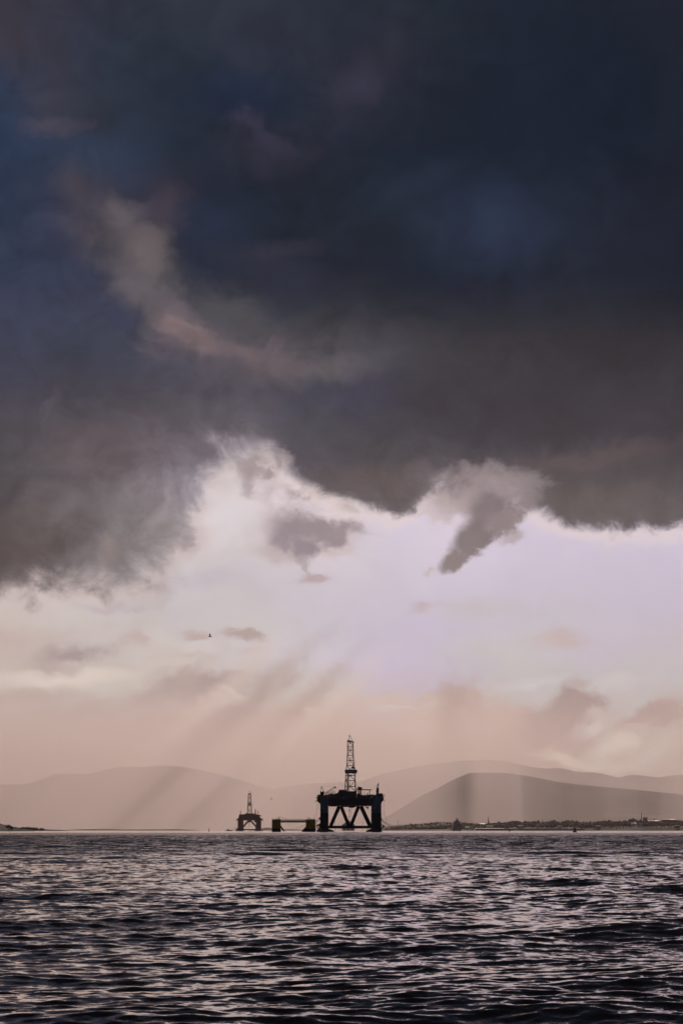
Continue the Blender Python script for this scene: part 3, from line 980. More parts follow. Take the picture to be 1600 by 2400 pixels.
prof_r = [(1130, 1930), (1150, 1928.5), (1165, 1924.5), (1182, 1927.5), (1200, 1922.5), (1213, 1923), (1225, 1926), (1232, 1923), (1247, 1924.5), (1262, 1922), (1278, 1925), (1300, 1921.5), (1312, 1925.5), (1322, 1923), (1342, 1922), (1356, 1926), (1390, 1926.5), (1397, 1924), (1425, 1921.5), (1432, 1925.5), (1450, 1923), (1470, 1922.5), (1481, 1917), (1490, 1922), (1515, 1920.5), (1530, 1922), (1560, 1922), (1580, 1920), (1600, 1921), (2300, 1922)]
skyline_trees(1128, 1620, 7.2, prof_r, 6950, 'on the shore skyline', 'skyline trees along the right-hand shore', (21, 27))
skyline_trees(1120, 1640, 8.0, [(p[0], p[1] + 6) for p in prof_r], 6700, 'low on the shore', 'lower trees in front of the skyline row', (17, 22))
prof_l = [(905, 1938.5), (940, 1936), (960, 1932.5), (985, 1931), (1000, 1930), (1015, 1926.5), (1030, 1926), (1045, 1928), (1075, 1929), (1100, 1927.5), (1130, 1930)]
skyline_trees(930, 1128, 6.0, prof_l, 8300, 'faint on the far rise', 'hazy trees between the rig and the church', (16, 20))
skyline_trees(905, 1128, 7.0, [(905, 1940), (980, 1937.5), (1040, 1933), (1085, 1932), (1100, 1931), (1128, 1934)], 7000, 'on the lower nearer bank', 'darker trees low on the shore left of the church', (12, 17))
skyline_trees(-40, 40, 7.0, [(-40, 1925), (0, 1929), (15, 1932), (28, 1935.5), (42, 1939)], 2600, 'on the left headland', 'trees on the headland at the left edge', (6, 9), TREES_D)
skyline_trees(36, 58, 6.0, [(36, 1938), (58, 1941.5)], 2620, 'crouching low on the headland tip', 'bushes at the end of the left headland', (3, 4), TREES_D, 1.5)
skyline_trees(52, 106, 4.2, [(50, 1940), (58, 1937.5), (70, 1938.5), (85, 1940), (106, 1941.5)], 4300, 'on the hazy point', 'hazy trees on the low point at the left', (8, 11), TREES_D)

# the scrub and gardens between the trees read as one mass
wood = MB()
rw = random.Random(9)
for i in range(520):
    x = rw.uniform(900, 1640)
    top = np.interp(x, [900, 960, 1100, 1150, 1300, 1600, 1650], [1942, 1938, 1934, 1932, 1929.5, 1927, 1927]) + rw.uniform(0, 5)
    d = rw.uniform(6650, 6900)
    p = at(x, top, d)
    wood.ico(p - Vector((0, 0, 4)), rw.uniform(5, 9), 1, .5, (1.3, 1, .75), i)
tag(wood.build('woodland', M['leaves'], smooth=False), kind='stuff')

# ------------------------------------------------------------------ town: houses, church, works
def house(px, py, w, h, D, wall, label, rot=0.0, roofmat=None, deep=None):
    p = at(px, py, D)
    deep = deep or w * .6
    r = empty('house', (p.x, D, p.z), rot)
    tag(r, label, 'house')
    MB().box(-w / 2, w / 2, -deep / 2, deep / 2, -6, h * .62).build('wall', M[wall], r)
    ov = .5
    rf = MB().prism([(-deep / 2 - ov, h * .60), (deep / 2 + ov, h * .60), (0, h)], -w / 2 - ov, w / 2 + ov)
    rf.v = [(y, x, z) for x, y, z in rf.v]; rf.f = [f[::-1] for f in rf.f]
    roof = rf.build('roof', roofmat or M['slate_roof'], r)
    MB().box(w * .3, w * .3 + 1.2, -.6, .6, h * .8, h * 1.15).build('chimney', M['stone'], roof)
    for i in range(max(2, int(w / 4))):
        xx = -w / 2 + (i + .5) * w / max(2, int(w / 4))
        f = MB().box(xx - .7, xx + .7, -deep / 2 - .12, -deep / 2 + .05, h * .2, h * .45).build('window', M['glass'], r)
    MB().box(-.6, .6, -deep / 2 - .14, -deep / 2 + .04, -.5, 1.7).build('door', M['grey_steel'], r)
    return r


shiny = mat('sheet_metal_roof', (0.62, 0.60, 0.58), .25, .85, .08, .1)
for a in [
    (963, 1933, 12, 6, 6600, 'white_paint', 'small white house catching light at the left end of the town', .1, shiny),
    (1130, 1934.0, 20, 8, 6500, 'white_paint', 'white house just left of the church steeple', -.1, shiny),
    (1094, 1941.5, 16, 7, 6150, 'white_paint', 'white cottage on the shore left of the long quay shed', .2, shiny),
    (1105, 1939.5, 13, 7, 6250, 'white_paint', 'tall white gabled cottage by the shore below the steeple', 1.3, None),
    (1147, 1939.0, 26, 7, 6250, 'concrete', 'grey house behind the long quay shed', 0, None),
    (1258, 1937.5, 14, 8, 6250, 'white_paint', 'pale narrow house below the trees right of the quay shed', .3, None),
    (1218, 1938.5, 22, 7, 6250, 'concrete', 'grey house between quay shed and trees', -.2, None),
    (1484, 1931.5, 20, 6, 6450, 'white_paint', 'white-roofed house in the trees left of the chimney stack', 0, shiny),
    (1498, 1934.5, 22, 9, 6350, 'white_paint', 'white gabled house below the chimney stack', .7, None),
    (1530, 1926.5, 44, 7, 6500, 'concrete', 'long pale-roofed building right of the chimney stack', 0, shiny),
    (1566, 1923.5, 50, 7, 6500, 'concrete', 'long low pale-roofed building near the right edge', 0, shiny),
    (1585, 1938.5, 20, 8, 6250, 'concrete', 'small grey house on the shore at the right edge', .1, None),
    (1400, 1938.8, 20, 7, 6250, 'concrete', 'small grey shore house right of the channel buoy', -.1, None),
    (1310, 1939.0, 20, 7, 6250, 'white_paint', 'small pale shore house left of the channel buoy', .15, None),
]:
    house(*a)

# long shed / quay front whose top catches the light
p = at(1146, 1943.6, 6150)
q = empty('quay_shed', (p.x, 6150, p.z)); tag(q, 'long low white-roofed shed along the quay right of the ship', 'shed')
MB().box(-55, 55, -7, 7, -6, 3.2).build('wall', M['concrete'], q)
MB().prism([(-7.5, 3.2), (7.5, 3.2), (7.5, 3.7), (-7.5, 4.6)], -56, 56)
rf = MB().prism([(-7.6, 3.2), (7.6, 3.2), (7.6, 4.2), (-7.6, 3.4)], -56, 56)
rf.v = [(y, x, z) for x, y, z in rf.v]; rf.f = [f[::-1] for f in rf.f]
rf.build('roof', M['white_paint'], q)
for i in range(8):
    MB().box(-48 + i * 13, -43 + i * 13, -7.15, -6.9, -4, 1.5).build('door', M['grey_steel'], q)
p = at(1195, 1943.2, 6170)
tag(MB().box(-42, 300, -1, 1, -8, 1.2).build('sea_wall', M['concrete'], loc=(p.x, 6170, p.z)), 'low pale sea wall running right from the quay shed', 'sea wall')

# church
p = at(1144, 1932, 7000)
ch = empty('church', (p.x, 7000, p.z)); tag(ch, 'stone church with a tall pointed steeple rising above the shore trees', 'church')
MB().box(-3.4, 3.4, -3.4, 3.4, -20, 8).build('tower', M['stone'], ch)
sp = MB().lathe([(3.9, 8), (3.2, 10.5), (1.6, 24), (.25, 39.5)], 8).build('spire', M['slate_roof'], ch)
MB().tube((0, 0, 39), (0, 0, 41.5), .15).build('finial', M['black_steel'], sp)
for sx in (-1, 1):
    for sy in (-1, 1):
        MB().tube((sx * 3, sy * 3, 8), (sx * 3, sy * 3, 12), .7, 6, .1).build('pinnacle', M['stone'], ch)
MB().box(3.4, 26, -5, 5, -20, -1).build('nave', M['stone'], ch)
MB().prism([(3.4, -1), (26, -1), (26, 5), (3.4, 5)], -.4, .4).build('roof', M['slate_roof'], ch)

# works with chimney stack
p = at(1502, 1922, 7100)
tag(MB().lathe([(1.9, -14), (1.7, 10), (1.35, 35.0), (1.6, 35.3), (1.6, 36), (1.2, 36)], 12).build('chimney_stack', M['stone'], loc=(p.x, 7100, p.z)),
    'tall thin industrial chimney stack above the trees near the right edge', 'chimney')
p = at(1510, 1922, 7080)
bd = empty('tower_block', (p.x, 7080, p.z)); tag(bd, 'flat-topped block beside the foot of the tall chimney stack', 'building')
MB().box(-8, 10, -6, 6, -14, 11).build('wall', M['stone'], bd)
MB().box(-9, 11, -7, 7, 11, 12.5).build('parapet', M['concrete'], bd)
for i in range(5):
    for j in range(3):
        MB().box(-6.6 + i * 3.4, -5 + i * 3.4, -6.15, -5.95, j * 3.4, j * 3.4 + 1.7).build('window', M['glass'], bd)

# big hall seen through the legs of the near rig
p = at(816, 1945, 6500)
hl = empty('fabrication_hall', (p.x, 6500, p.z)); tag(hl, 'large grey gabled hall seen between the legs of the big rig', 'building')
MB().box(-27, 27, -30, 30, -8, 16 * 1.8 * .72).build('wall', M['concrete'], hl)
MB().prism([(-28, 20.7), (28, 20.7), (6, 40 * .98 - 1), (-4, 37)], -31, 31).build('roof', M['concrete'], hl)
for i in range(3):
    MB().box(-22 + i * 16, -11 + i * 16, -30.3, -29.9, -6, 13).build('door', M['grey_steel'], hl)

# masts on the shore
for px, y0, y1, D, lab in [(932, 1922, 1942, 6500, 'thin tall mast on the shore just right of the big rig'), (961, 1928, 1940, 6700, 'short thin mast above the shore left of the ship'), (785, 1926, 1946, 6400, 'thin lamp mast behind the left legs of the big rig'), (849.5, 1926, 1946, 6400, 'thin lamp mast behind the right legs of the big rig')]:
    a = at(px, y1, D); b = at(px, y0, D)
    o = empty('mast', (a.x, D, a.z)); tag(o, lab, 'mast')
    H = b.z - a.z
    MB().tube((0, 0, -6), (0, 0, H), .75, 6, .35).build('pole', M['grey_steel'], o)
    MB().box(-1.6, 1.6, -.5, .5, H - .8, H).build('head', M['grey_steel'], o)

# wind turbines on the far ridge
for k, (px, py, hgt, lab) in enumerate([(1472, 1818, 66, 'wind turbine on the ridge crest just right of the saddle'), (1530, 1822, 62, 'hazy wind turbine on the ridge, middle one of three'), (1572, 1818, 62, 'hazy wind turbine on the ridge, nearest the right edge')]):
    p = at(px, py, 24100)
    t = empty('wind_turbine', p); tag(t, lab, 'wind turbine', 'wind turbines on the far ridge')
    MB().tube((0, 0, -30), (0, 0, hgt), 3.2, 8, 1.8).build('tower', M['white_paint'], t)
    MB().box(-2.5, 2.5, -5, 4, hgt - 2, hgt + 2.5).build('nacelle', M['white_paint'], t)
    for b in range(3):
        a = b * 2 * PI / 3 + .4 + k
        MB().tube((0, -6, hgt), (math.sin(a) * 38, -6, hgt + math.cos(a) * 38), 1.8, 4, .5).build('blade', M['white_paint'], t)

# ------------------------------------------------------------------ navigation buoys, ship, boat, beacon
def buoy(px, D, H, label):
    p = at(px, 1946, D)
    b = empty('channel_buoy', (p.x, D, 0)); tag(b, label, 'buoy')
    MB().lathe([(.3 * H, -.4), (.36 * H, .0), (.36 * H, .10 * H + .1), (.26 * H, .17 * H + .2), (.1 * H, .22 * H + .2)], 16).build('float', M['black_steel'], b)
    cage = MB()
    for i in range(4):
        a = i * PI / 2 + .4
        cage.tube((math.cos(a) * .25 * H, math.sin(a) * .25 * H, .2 * H), (math.cos(a) * .07 * H, math.sin(a) * .07 * H, .68 * H), .05 * H, 5)
    cage.lathe([(.17 * H, .42 * H), (.15 * H, .5 * H), (.09 * H, .64 * H)], 10)
    cage.build('tower', M['black_steel'], b)
    MB().lathe([(.03 * H, .66 * H), (.15 * H, .74 * H), (.02 * H, .92 * H)], 8).build('topmark', M['black_steel'], b)
    MB().lathe([(.05 * H, .92 * H), (.05 * H, 1.0 * H), (.02 * H, 1.03 * H)], 8).build('lamp', M['glass'], b)


buoy(1346, 1300, 4.9, 'black cone-topped channel buoy on the water at the right')
buoy(1193, 2400, 4.4, 'tiny dark buoy on the water below the church steeple')

p = at(1069, 1946, 4600)
sh = empty('ship', (p.x, 4600, 0)); tag(sh, 'grey ship moored bow-on before the far shore with tall bridge and mast', 'ship')
K = 4600 / F / 4.48     # metres per pixel of the enlarged study


def sx(X): return (X - 757) * K
def sz(Y): return CAM_H + (388 - Y) * K


MB().prism([(sx(722), -2), (sx(708), sz(345)), (sx(806), sz(345)), (sx(796), -2)], -35, 35).build('hull', M['ship_paint'], sh)
MB().prism([(sx(706), -2), (sx(712), sz(372)), (sx(722), sz(372)), (sx(724), -2)], -36, 33).build('boot_stripe', M['red_paint'], sh)
MB().box(sx(725), sx(797), -10, 20, sz(345), sz(318)).build('superstructure', M['ship_paint'], sh)
MB().box(sx(732), sx(790), -8, 14, sz(318), sz(300)).build('superstructure', M['ship_paint'], sh)
br = MB().box(sx(728), sx(800), -6, 8, sz(304), sz(297)).box(sx(742), sx(783), -5, 6, sz(297), sz(285)).build('bridge', M['ship_paint'], sh)
for i in range(7):
    MB().box(sx(745 + i * 5.2), sx(748.6 + i * 5.2), -5.2, -4.9, sz(295), sz(289)).build('window', M['glass'], br)
MB().box(sx(755), sx(771), -2, 2, sz(285), sz(262)).tube((sx(763), 0, sz(262)), (sx(763), 0, sz(254)), .5).box(sx(750), sx(776), -1, 1, sz(275), sz(272)).build('mast', M['ship_paint'], sh)
for X in (728, 797):
    MB().tube((sx(X), 0, sz(318)), (sx(X), 0, sz(288)), .9, 6, .4).build('crane_post', M['ship_paint'], sh)
MB().box(sx(712), sx(722), -30, -26, sz(372), sz(340)).build('bow_fitting', M['white_paint'], sh)

p = at(490, 1946, 2600)
bc = empty('beacon', (p.x, 2600, 0)); tag(bc, 'tiny post beacon standing in the water left of the small rig', 'beacon')
MB().tube((0, 0, -2), (0, 0, 4.2), .45, 8, .35).box(-.9, .9, -.9, .9, 0, 2.0).build('post', M['black_steel'], bc)
MB().lathe([(.8, 4.2), (.8, 4.8), (.2, 5.6)], 8).build('topmark', M['black_steel'], bc)

p = at(536, 1946, 3900)
bt = empty('boat', (p.x, 3900, 0)); tag(bt, 'small low workboat on the water just left of the small rig', 'boat')
MB().prism([(-9, 1.8), (-8, -.5), (8, -.5), (10.5, 2.3)], -2.5, 2.5).build('hull', M['black_steel'], bt)
MB().box(-4, 1, -1.8, 1.8, 1.9, 4.2).build('wheelhouse', M['grey_steel'], bt)
MB().tube((-2, 0, 4.2), (-2, 0, 6.5), .2).build('mast', M['black_steel'], bt)

# ------------------------------------------------------------------ derrick builder


def derrick(root, levels, wfun, depth_k, r_leg, r_br, mt, y0=0.0, cx=0.0, detail=True):
    """open lattice tower: four legs, a ring of girts at each level, diamond bracing"""
    dr = empty('derrick', (cx, y0, 0)); dr.parent = root
    body = MB()

    def corner(i, z):
        hw = wfun(z)
        sxx, syy = [(-1, -1), (1, -1), (1, 1), (-1, 1)][i]
        return Vector((sxx * hw, syy * hw * depth_k, z))
    for i in range(4):
        m = MB()
        for a, b in zip(levels[:-1], levels[1:]):
            m.tube(corner(i, a), corner(i, b), r_leg, 6)
        m.build('leg', mt, dr)
    for k, z in enumerate(levels):
        for i in range(4):
            MB().tube(corner(i, z), corner((i + 1) % 4, z), r_br * 1.15, 5).build('girt', mt, dr)
    for k in range(len(levels) - 1):
        za, zb = levels[k], levels[k + 1]
        for i in range(4):
            j = (i + 1) % 4
            if k % 2 == 0:
                mid = (corner(i, zb) + corner(j, zb)) / 2
                MB().tube(corner(i, za), mid, r_br, 5).tube(corner(j, za), mid, r_br, 5).build('brace', mt, dr)
                if detail:
                    MB().box(mid.x - r_br * 3, mid.x + r_br * 3, mid.y - .15, mid.y + .15, mid.z - r_br * 3, mid.z + r_br * 3).build('gusset_plate', mt, dr)
            else:
                mid = (corner(i, za) + corner(j, za)) / 2
                MB().tube(corner(i, zb), mid, r_br, 5).tube(corner(j, zb), mid, r_br, 5).build('brace', mt, dr)
    return dr


def lattice(mb, a, b, w, n, r, up=Vector((0, 0, 1))):
    """square lattice boom from a to b"""
    a, b = Vector(a), Vector(b)
    d = (b - a).normalized()
    u = d.cross(Vector((0, 1, 0))).normalized() * w
    v = Vector((0, 1, 0)) * w
    cs = [u + v, u - v, -u - v, -u + v]
    for c in cs:
        mb.tube(a + c, b + c, r, 4)
    for k in range(n):
        p0 = a.lerp(b, k / n); p1 = a.lerp(b, (k + 1) / n)
        for i in range(4):
            c0, c1 = cs[i], cs[(i + 1) % 4]
            mb.tube(p0 + c0, p1 + c1, r * .7, 4)
            mb.tube(p0 + c0, p0 + c1, r * .7, 4)
    return mb


# ------------------------------------------------------------------ the big rig
D1 = 1800.0
c0 = at(802, 1946, D1)
rig = empty('drilling_rig', (c0.x, D1, 0))
tag(rig, 'large black semi-submersible drilling rig with tall lattice derrick, nearest and biggest', 'oil rig')
k1 = D1 / F / 7.84


def X1(X): return (X / 7.84 - 82.0) * D1 / F
def Z1(Y): return CAM_H + (246.0 - Y / 7.84) * D1 / F


def build(mb, name, m, parent=rig, smooth=False):
    return mb.build(name, M[m], parent, smooth)


for side, (xa, xb) in ((-1, (243, 384)), (1, (1180, 1345))):
    for (ya, yb) in ((-31, -20), (20, 31)):
        c = build(MB().rbox(X1(xa), X1(xb), ya, yb, Z1(1612), Z1(1312), 1.3), 'column', 'navy_paint')
        build(MB().rbox(X1(xa) - .05, X1(xb) + .05, ya - .05, yb + .05, -4, Z1(1612) - .01, 1.3), 'waterline_band', 'boot_paint', c)
        if ya < 0:
            lad = MB()
            xl = X1(xb) - 2.2 if side < 0 else X1(xa) + 2.2
            for o_ in (-.35, .35):
                lad.tube((xl + o_, ya - .35, Z1(1900)), (xl + o_, ya - .35, Z1(1330)), .07, 4)
            for q_ in range(44):
                zz = Z1(1900) + q_ * .82
                lad.tube((xl - .35, ya - .35, zz), (xl + .35, ya - .35, zz), .05, 4)
            build(lad, 'ladder', 'grey_steel', c)
            build(MB().box(X1(xa) + 1, X1(xa) + 3.4, ya - .5, ya, Z1(1590), Z1(1560)), 'name_plate', 'boot_paint', c)
    px_in = 490 if side < 0 else 1085
    px_out = 180 if side < 0 else 1352
    pts = [(X1(px_out), Z1(1936)), (X1(px_out + (35 if side < 0 else -5)), Z1(1902)), (X1(400 if side < 0 else 1165), Z1(1902)), (X1(px_in), Z1(1936)), (X1(px_in), -4), (X1(px_out), -4)]
    if side > 0: pts = pts[::-1]
    build(MB().prism(pts[::-1], -38, 38), 'pontoon', 'hull_paint')

for (yy) in (-25.5, 25.5):
    for a, b in (((430, 1850), (585, 1490)), ((620, 1490), (762, 1850)), ((798, 1850), (940, 1490)), ((985, 1490), (1150, 1850))):
        build(MB().tube((X1(a[0]), yy, Z1(a[1])), (X1(b[0]), yy, Z1(b[1])), 1.95, 12), 'diagonal_brace', 'hull_paint', smooth=True)
    build(MB().tube((X1(380), yy, Z1(1870)), (X1(1190), yy, Z1(1870)), 1.6, 12), 'horizontal_brace', 'hull_paint', smooth=True)

# deck hull
build(MB().box(X1(384), X1(1180), -30, 30, Z1(1478), Z1(1362)), 'deck_box', 'hull_paint')
build(MB().box(X1(243), X1(384), -19.9, 19.9, Z1(1470), Z1(1362)).box(X1(1180), X1(1345), -19.9, 19.9, Z1(1470), Z1(1362)), 'deck_wing', 'hull_paint')
build(MB().box(X1(640), X1(900), -12, 12, Z1(1498), Z1(1478) - .01).box(X1(760), X1(862), -8, 8, Z1(1514), Z1(1498)), 'moonpool_frame', 'black_steel')
build(MB().prism([(X1(412), Z1(1478)), (X1(412), Z1(1490)), (X1(540), Z1(1488)), (X1(545), Z1(1478))][::-1], -20, 20), 'pipe_tray', 'black_steel')
build(MB().box(X1(385), X1(1179), -30.5, 30.5, Z1(1361), Z1(1330)), 'main_deck', 'deck_paint')
# walkways hung outboard, with their winches
lw = MB().prism([(X1(242), Z1(1450)), (X1(205), Z1(1415)), (X1(182), Z1(1395)), (X1(184), Z1(1330)), (X1(205), Z1(1292)), (X1(242), Z1(1280))], -28, 28)
build(lw, 'winch_platform', 'black_steel')
rw_ = MB().prism([(X1(1346), Z1(1450)), (X1(1346), Z1(1262)), (X1(1368), Z1(1262)), (X1(1382), Z1(1300)), (X1(1390), Z1(1385)), (X1(1362), Z1(1412))], -28, 28)
build(rw_, 'winch_platform', 'black_steel')
for (X, Y, w, h) in ((172, 1335, 22, 10), (166, 1400, 26, 12), (180, 1300, 14, 8), (228, 1430, 20, 8), (1400, 1308, 22, 6), (1402, 1384, 20, 10), (1392, 1345, 20, 8)):
    build(MB().box(X1(X - w / 2), X1(X + w / 2), -26, -20, Z1(Y + h / 2), Z1(Y - h / 2)).tube((X1(X - w / 2), -23, Z1(Y)), (X1(X + w / 2 + 4), -23, Z1(Y)), .35), 'fairlead', 'black_steel')
for X in (200, 212, 1372, 1398):
    build(MB().tube((X1(X), -22, Z1(1300)), (X1(X), -22, Z1(1262)), .22, 5, .12), 'light_pole', 'black_steel')

# drill floor and modules
build(MB().prism([(X1(540), Z1(1330)), (X1(905), Z1(1330)), (X1(905), Z1(1215)), (X1(770), Z1(1222)), (X1(690), Z1(1200)), (X1(672), Z1(1192)), (X1(585), Z1(1194)), (X1(572), Z1(1225)), (X1(540), Z1(1262))][::-1], -13, 13), 'drill_floor', 'deck_paint')
rr = random.Random(4)
for (xa, xb, ytop, jit) in ((250, 320, 1292, 10), (322, 430, 1272, 14), (430, 545, 1262, 10), (906, 960, 1262, 8), (960, 1120, 1290, 8), (1120, 1250, 1285, 6), (1250, 1345, 1262, 12)):
    x = xa
    while x < xb - 4:
        w = rr.uniform(14, 34)
        x2 = min(xb, x + w)
        ya = rr.choice((-29, -22, -26)); yb = ya + rr.uniform(8, 16)
        build(MB().box(X1(x), X1(x2) - .08, ya, yb, Z1(1330 if x > 384 and x2 < 1180 else 1312) + .01, Z1(ytop + rr.uniform(-jit, jit))), 'deck_module', rr.choice(['deck_paint', 'black_steel', 'grey_steel', 'hull_paint']))
        x = x2
for i in range(26):
    X = rr.uniform(340, 1320)
    if 540 < X < 905: continue
    hh = rr.uniform(10, 26)
    build(MB().tube((X1(X), rr.uniform(-20, 20), Z1(1300)), (X1(X), -10, Z1(1288 - hh)), .16, 5), 'vent_pipe', 'black_steel')
for X in (592, 633, 672, 715):
    build(MB().lathe([(.9, Z1(1200)), (1.1, Z1(1190)), (.7, Z1(1183))], 10, X1(X), -6), 'winch_drum', 'black_steel')
# pale fittings that catch the light
for (X, Y, w, h) in ((675, 1348, 13, 10), (660, 1330, 26, 3), (740, 1330, 12, 5), (1025, 1300, 22, 9), (1078, 1304, 24, 7), (1146, 1345, 10, 12), (1353, 1328, 20, 7), (487, 1274, 16, 11), (1260, 1300, 26, 4)):
    build(MB().box(X1(X - w / 2), X1(X + w / 2), -32.6, -30.8, Z1(Y + h / 2), Z1(Y - h / 2)), 'white_locker', 'white_paint')
# handrail round the deck edge
for yy in (-30.2, 30.2):
    hr = MB()
    for X in range(390, 1180, 22):
        hr.tube((X1(X), yy, Z1(1330)), (X1(X), yy, Z1(1313)), .07, 4)
    for Y in (1313, 1321):
        hr.tube((X1(390), yy, Z1(Y)), (X1(1176), yy, Z1(Y)), .07, 4)
    build(hr, 'handrail', 'grey_steel')

# derrick
Zt, Zb = Z1(300), Z1(1215)
lv = [Z1(v) for v in (1215, 1124, 1015, 925, 868, 818, 735, 645, 550, 457, 395, 305)]


def w1(z):
    t = (z - Zb) / (Zt - Zb)
    xs = [0, .32, .43, .80, 1.0]; ws = [(885 - 687) / 2, (866 - 702) / 2, (857 - 715) / 2, (836 - 741) / 2, (836 - 739) / 2]
    return float(np.interp(t, xs, ws)) * k1


dr = derrick(rig, lv, w1, 1.0, .46, .2, M['derrick_paint'], cx=X1(787))
dx = X1(787)


def DX(X): return X1(X) - dx


build(MB().rbox(DX(688), DX(915), -7, 7, Z1(868), Z1(818), .8), 'monkey_board', 'slate_cladding', dr)
build(MB().rbox(DX(700), DX(903), -6, 6, Z1(880), Z1(868) - .02, .5), 'board_frame', 'black_steel', dr)
build(MB().box(DX(735), DX(840), -3.6, 3.6, Z1(305), Z1(292)).box(DX(733), DX(772), -3.8, -1, Z1(292), Z1(274)).box(DX(776), DX(800), -3, 1, Z1(292), Z1(278)).box(DX(815), DX(850), -3.4, 0, Z1(318), Z1(296)).box(DX(775), DX(800), -1, 1, Z1(335), Z1(305)), 'crown_block', 'black_steel', dr)
ap = (DX(785), 0, Z1(188))
af = MB()
for X, yy in ((752, -2.5), (824, -2.5), (752, 2.5), (824, 2.5)):
    af.tube((DX(X), yy, Z1(290)), ap, .2, 5)
af.tube((DX(768), 0, Z1(185)), (DX(752), 0, Z1(280)), .16, 4).box(DX(762), DX(776), -.4, .4, Z1(205), Z1(182))
build(af, 'gin_pole', 'derrick_paint', dr)
build(MB().tube(ap, (DX(787), 0, Z1(145)), .12, 4, .06), 'antenna', 'derrick_paint', dr)
build(MB().tube((DX(785), 0, Z1(330)), (DX(785), 0, Z1(1215)), .14, 4), 'travelling_cable', 'black_steel', dr)
build(MB().tube((DX(755), 0, Z1(355)), (DX(755), 0, Z1(1215)), .2, 4).tube((DX(748), -1, Z1(880)), (DX(742), -1, Z1(1215)), .3, 5).tube((DX(757), -1, Z1(880)), (DX(757), -1, Z1(1215)), .35, 5), 'guide_track', 'derrick_paint', dr)
for i in range(9):
    X = 715 + i * 4.2
    build(MB().tube((DX(X + 8), 1.5, Z1(885)), (DX(X), 1.5, Z1(1212)), .09, 4), 'drill_pipe', 'black_steel', dr)
build(MB().lathe([(.5, Z1(800)), (1.5, Z1(792)), (1.6, Z1(768)), (.6, Z1(757))], 10, DX(833), -2).tube((DX(845), -2, Z1(780)), (DX(880), -2, Z1(788)), .35, 5).box(DX(866), DX(884), -2.5, -1.5, Z1(796), Z1(778)), 'casing_winch', 'black_steel', dr)
lad = MB()
for o_ in (0, .5):
    lad.tube((w1(Zb) + .5 + o_, -w1(Zb), Zb), (w1(Zt) + .5 + o_, -w1(Zt), Zt), .08, 4)
for i in range(60):
    t = i / 60; z = Zb + (Zt - Zb) * t; ww = w1(Zb) + (w1(Zt) - w1(Zb)) * t
    lad.tube((ww + .5, -ww, z), (ww + 1.0, -ww, z), .06, 4)
build(lad, 'ladder', 'derrick_paint', dr)
for Y in (462, 590, 680, 905):
    build(MB().box(w1(Z1(Y)) + .2, w1(Z1(Y)) + 1.3, -1, 1, Z1(Y) - .3, Z1(Y) + .5), 'floodlight', 'black_steel', dr)
build(MB().tube((DX(905), 0, Z1(868)), (DX(880), 0, Z1(905)), .12, 4).tube((DX(905), 0, Z1(905)), (DX(872), 0, Z1(915)), .12, 4), 'stay', 'derrick_paint', dr)

# left crane: pedestal, cab, A-frame, lattice boom laid to the right
cr = empty('crane', (X1(270), -15, 0)); cr.parent = rig


def CX1(X): return X1(X) - X1(270)


build(MB().rbox(CX1(240), CX1(312), -3, 3, Z1(1292), Z1(1240), .6).rbox(CX1(248), CX1(303), -2.5, 2.5, Z1(1240), Z1(1224), .5), 'cab', 'black_steel', cr)
build(MB().lathe([(1.9, Z1(1330)), (1.9, Z1(1290))], 12, 0, 0), 'pedestal', 'black_steel', cr)
af = MB()
for X, yy in ((243, -1.5), (243, 1.5), (312, -1.5), (316, 1.5)):
    af.tube((CX1(X), yy, Z1(1240)), (CX1(266), 0, Z1(1135)), .26, 5)
af.box(CX1(256), CX1(276), -.8, .8, Z1(1146), Z1(1130))
build(af, 'gantry', 'black_steel', cr)
bm_ = MB(); lattice(bm_, (CX1(318), 0, Z1(1262)), (CX1(505), 0, Z1(1148)), .75, 12, .13)
bm_.box(CX1(492), CX1(536), -.9, .9, Z1(1160), Z1(1148)).tube((CX1(500), 0, Z1(1150)), (CX1(514), 0, Z1(1128)), .6, 6)
build(bm_, 'boom', 'black_steel', cr)
build(MB().tube((CX1(266), 0, Z1(1135)), (CX1(505), 0, Z1(1137)), .05, 4).tube((CX1(515), 0, Z1(1150)), (CX1(515), 0, Z1(1262)), .06, 4).tube((CX1(536), 0, Z1(1155)), (CX1(540), 0, Z1(1255)), .05, 4), 'hoist_cable', 'rope', cr)
# pipe rack scaffold under the boom
rk = MB()
for X in range(345, 520, 22):
    rk.tube((X1(X), -8, Z1(1280)), (X1(X), -8, Z1(1262 - (X - 330) * .25)), .16, 4)
    rk.tube((X1(X), -8, Z1(1275)), (X1(X + 22), -8, Z1(1240 - (X - 330) * .25)), .13, 4)
for i in range(3):
    rk.tube((X1(350), -8, Z1(1262 - i * 14)), (X1(500), -8, Z1(1232 - i * 20)), .15, 4)
build(rk, 'pipe_rack', 'black_steel')

# crane on the right: boom stowed level on a rest
cr2 = empty('crane', (X1(1285), -12, 0)); cr2.parent = rig


def CX2(X): return X1(X) - X1(1285)


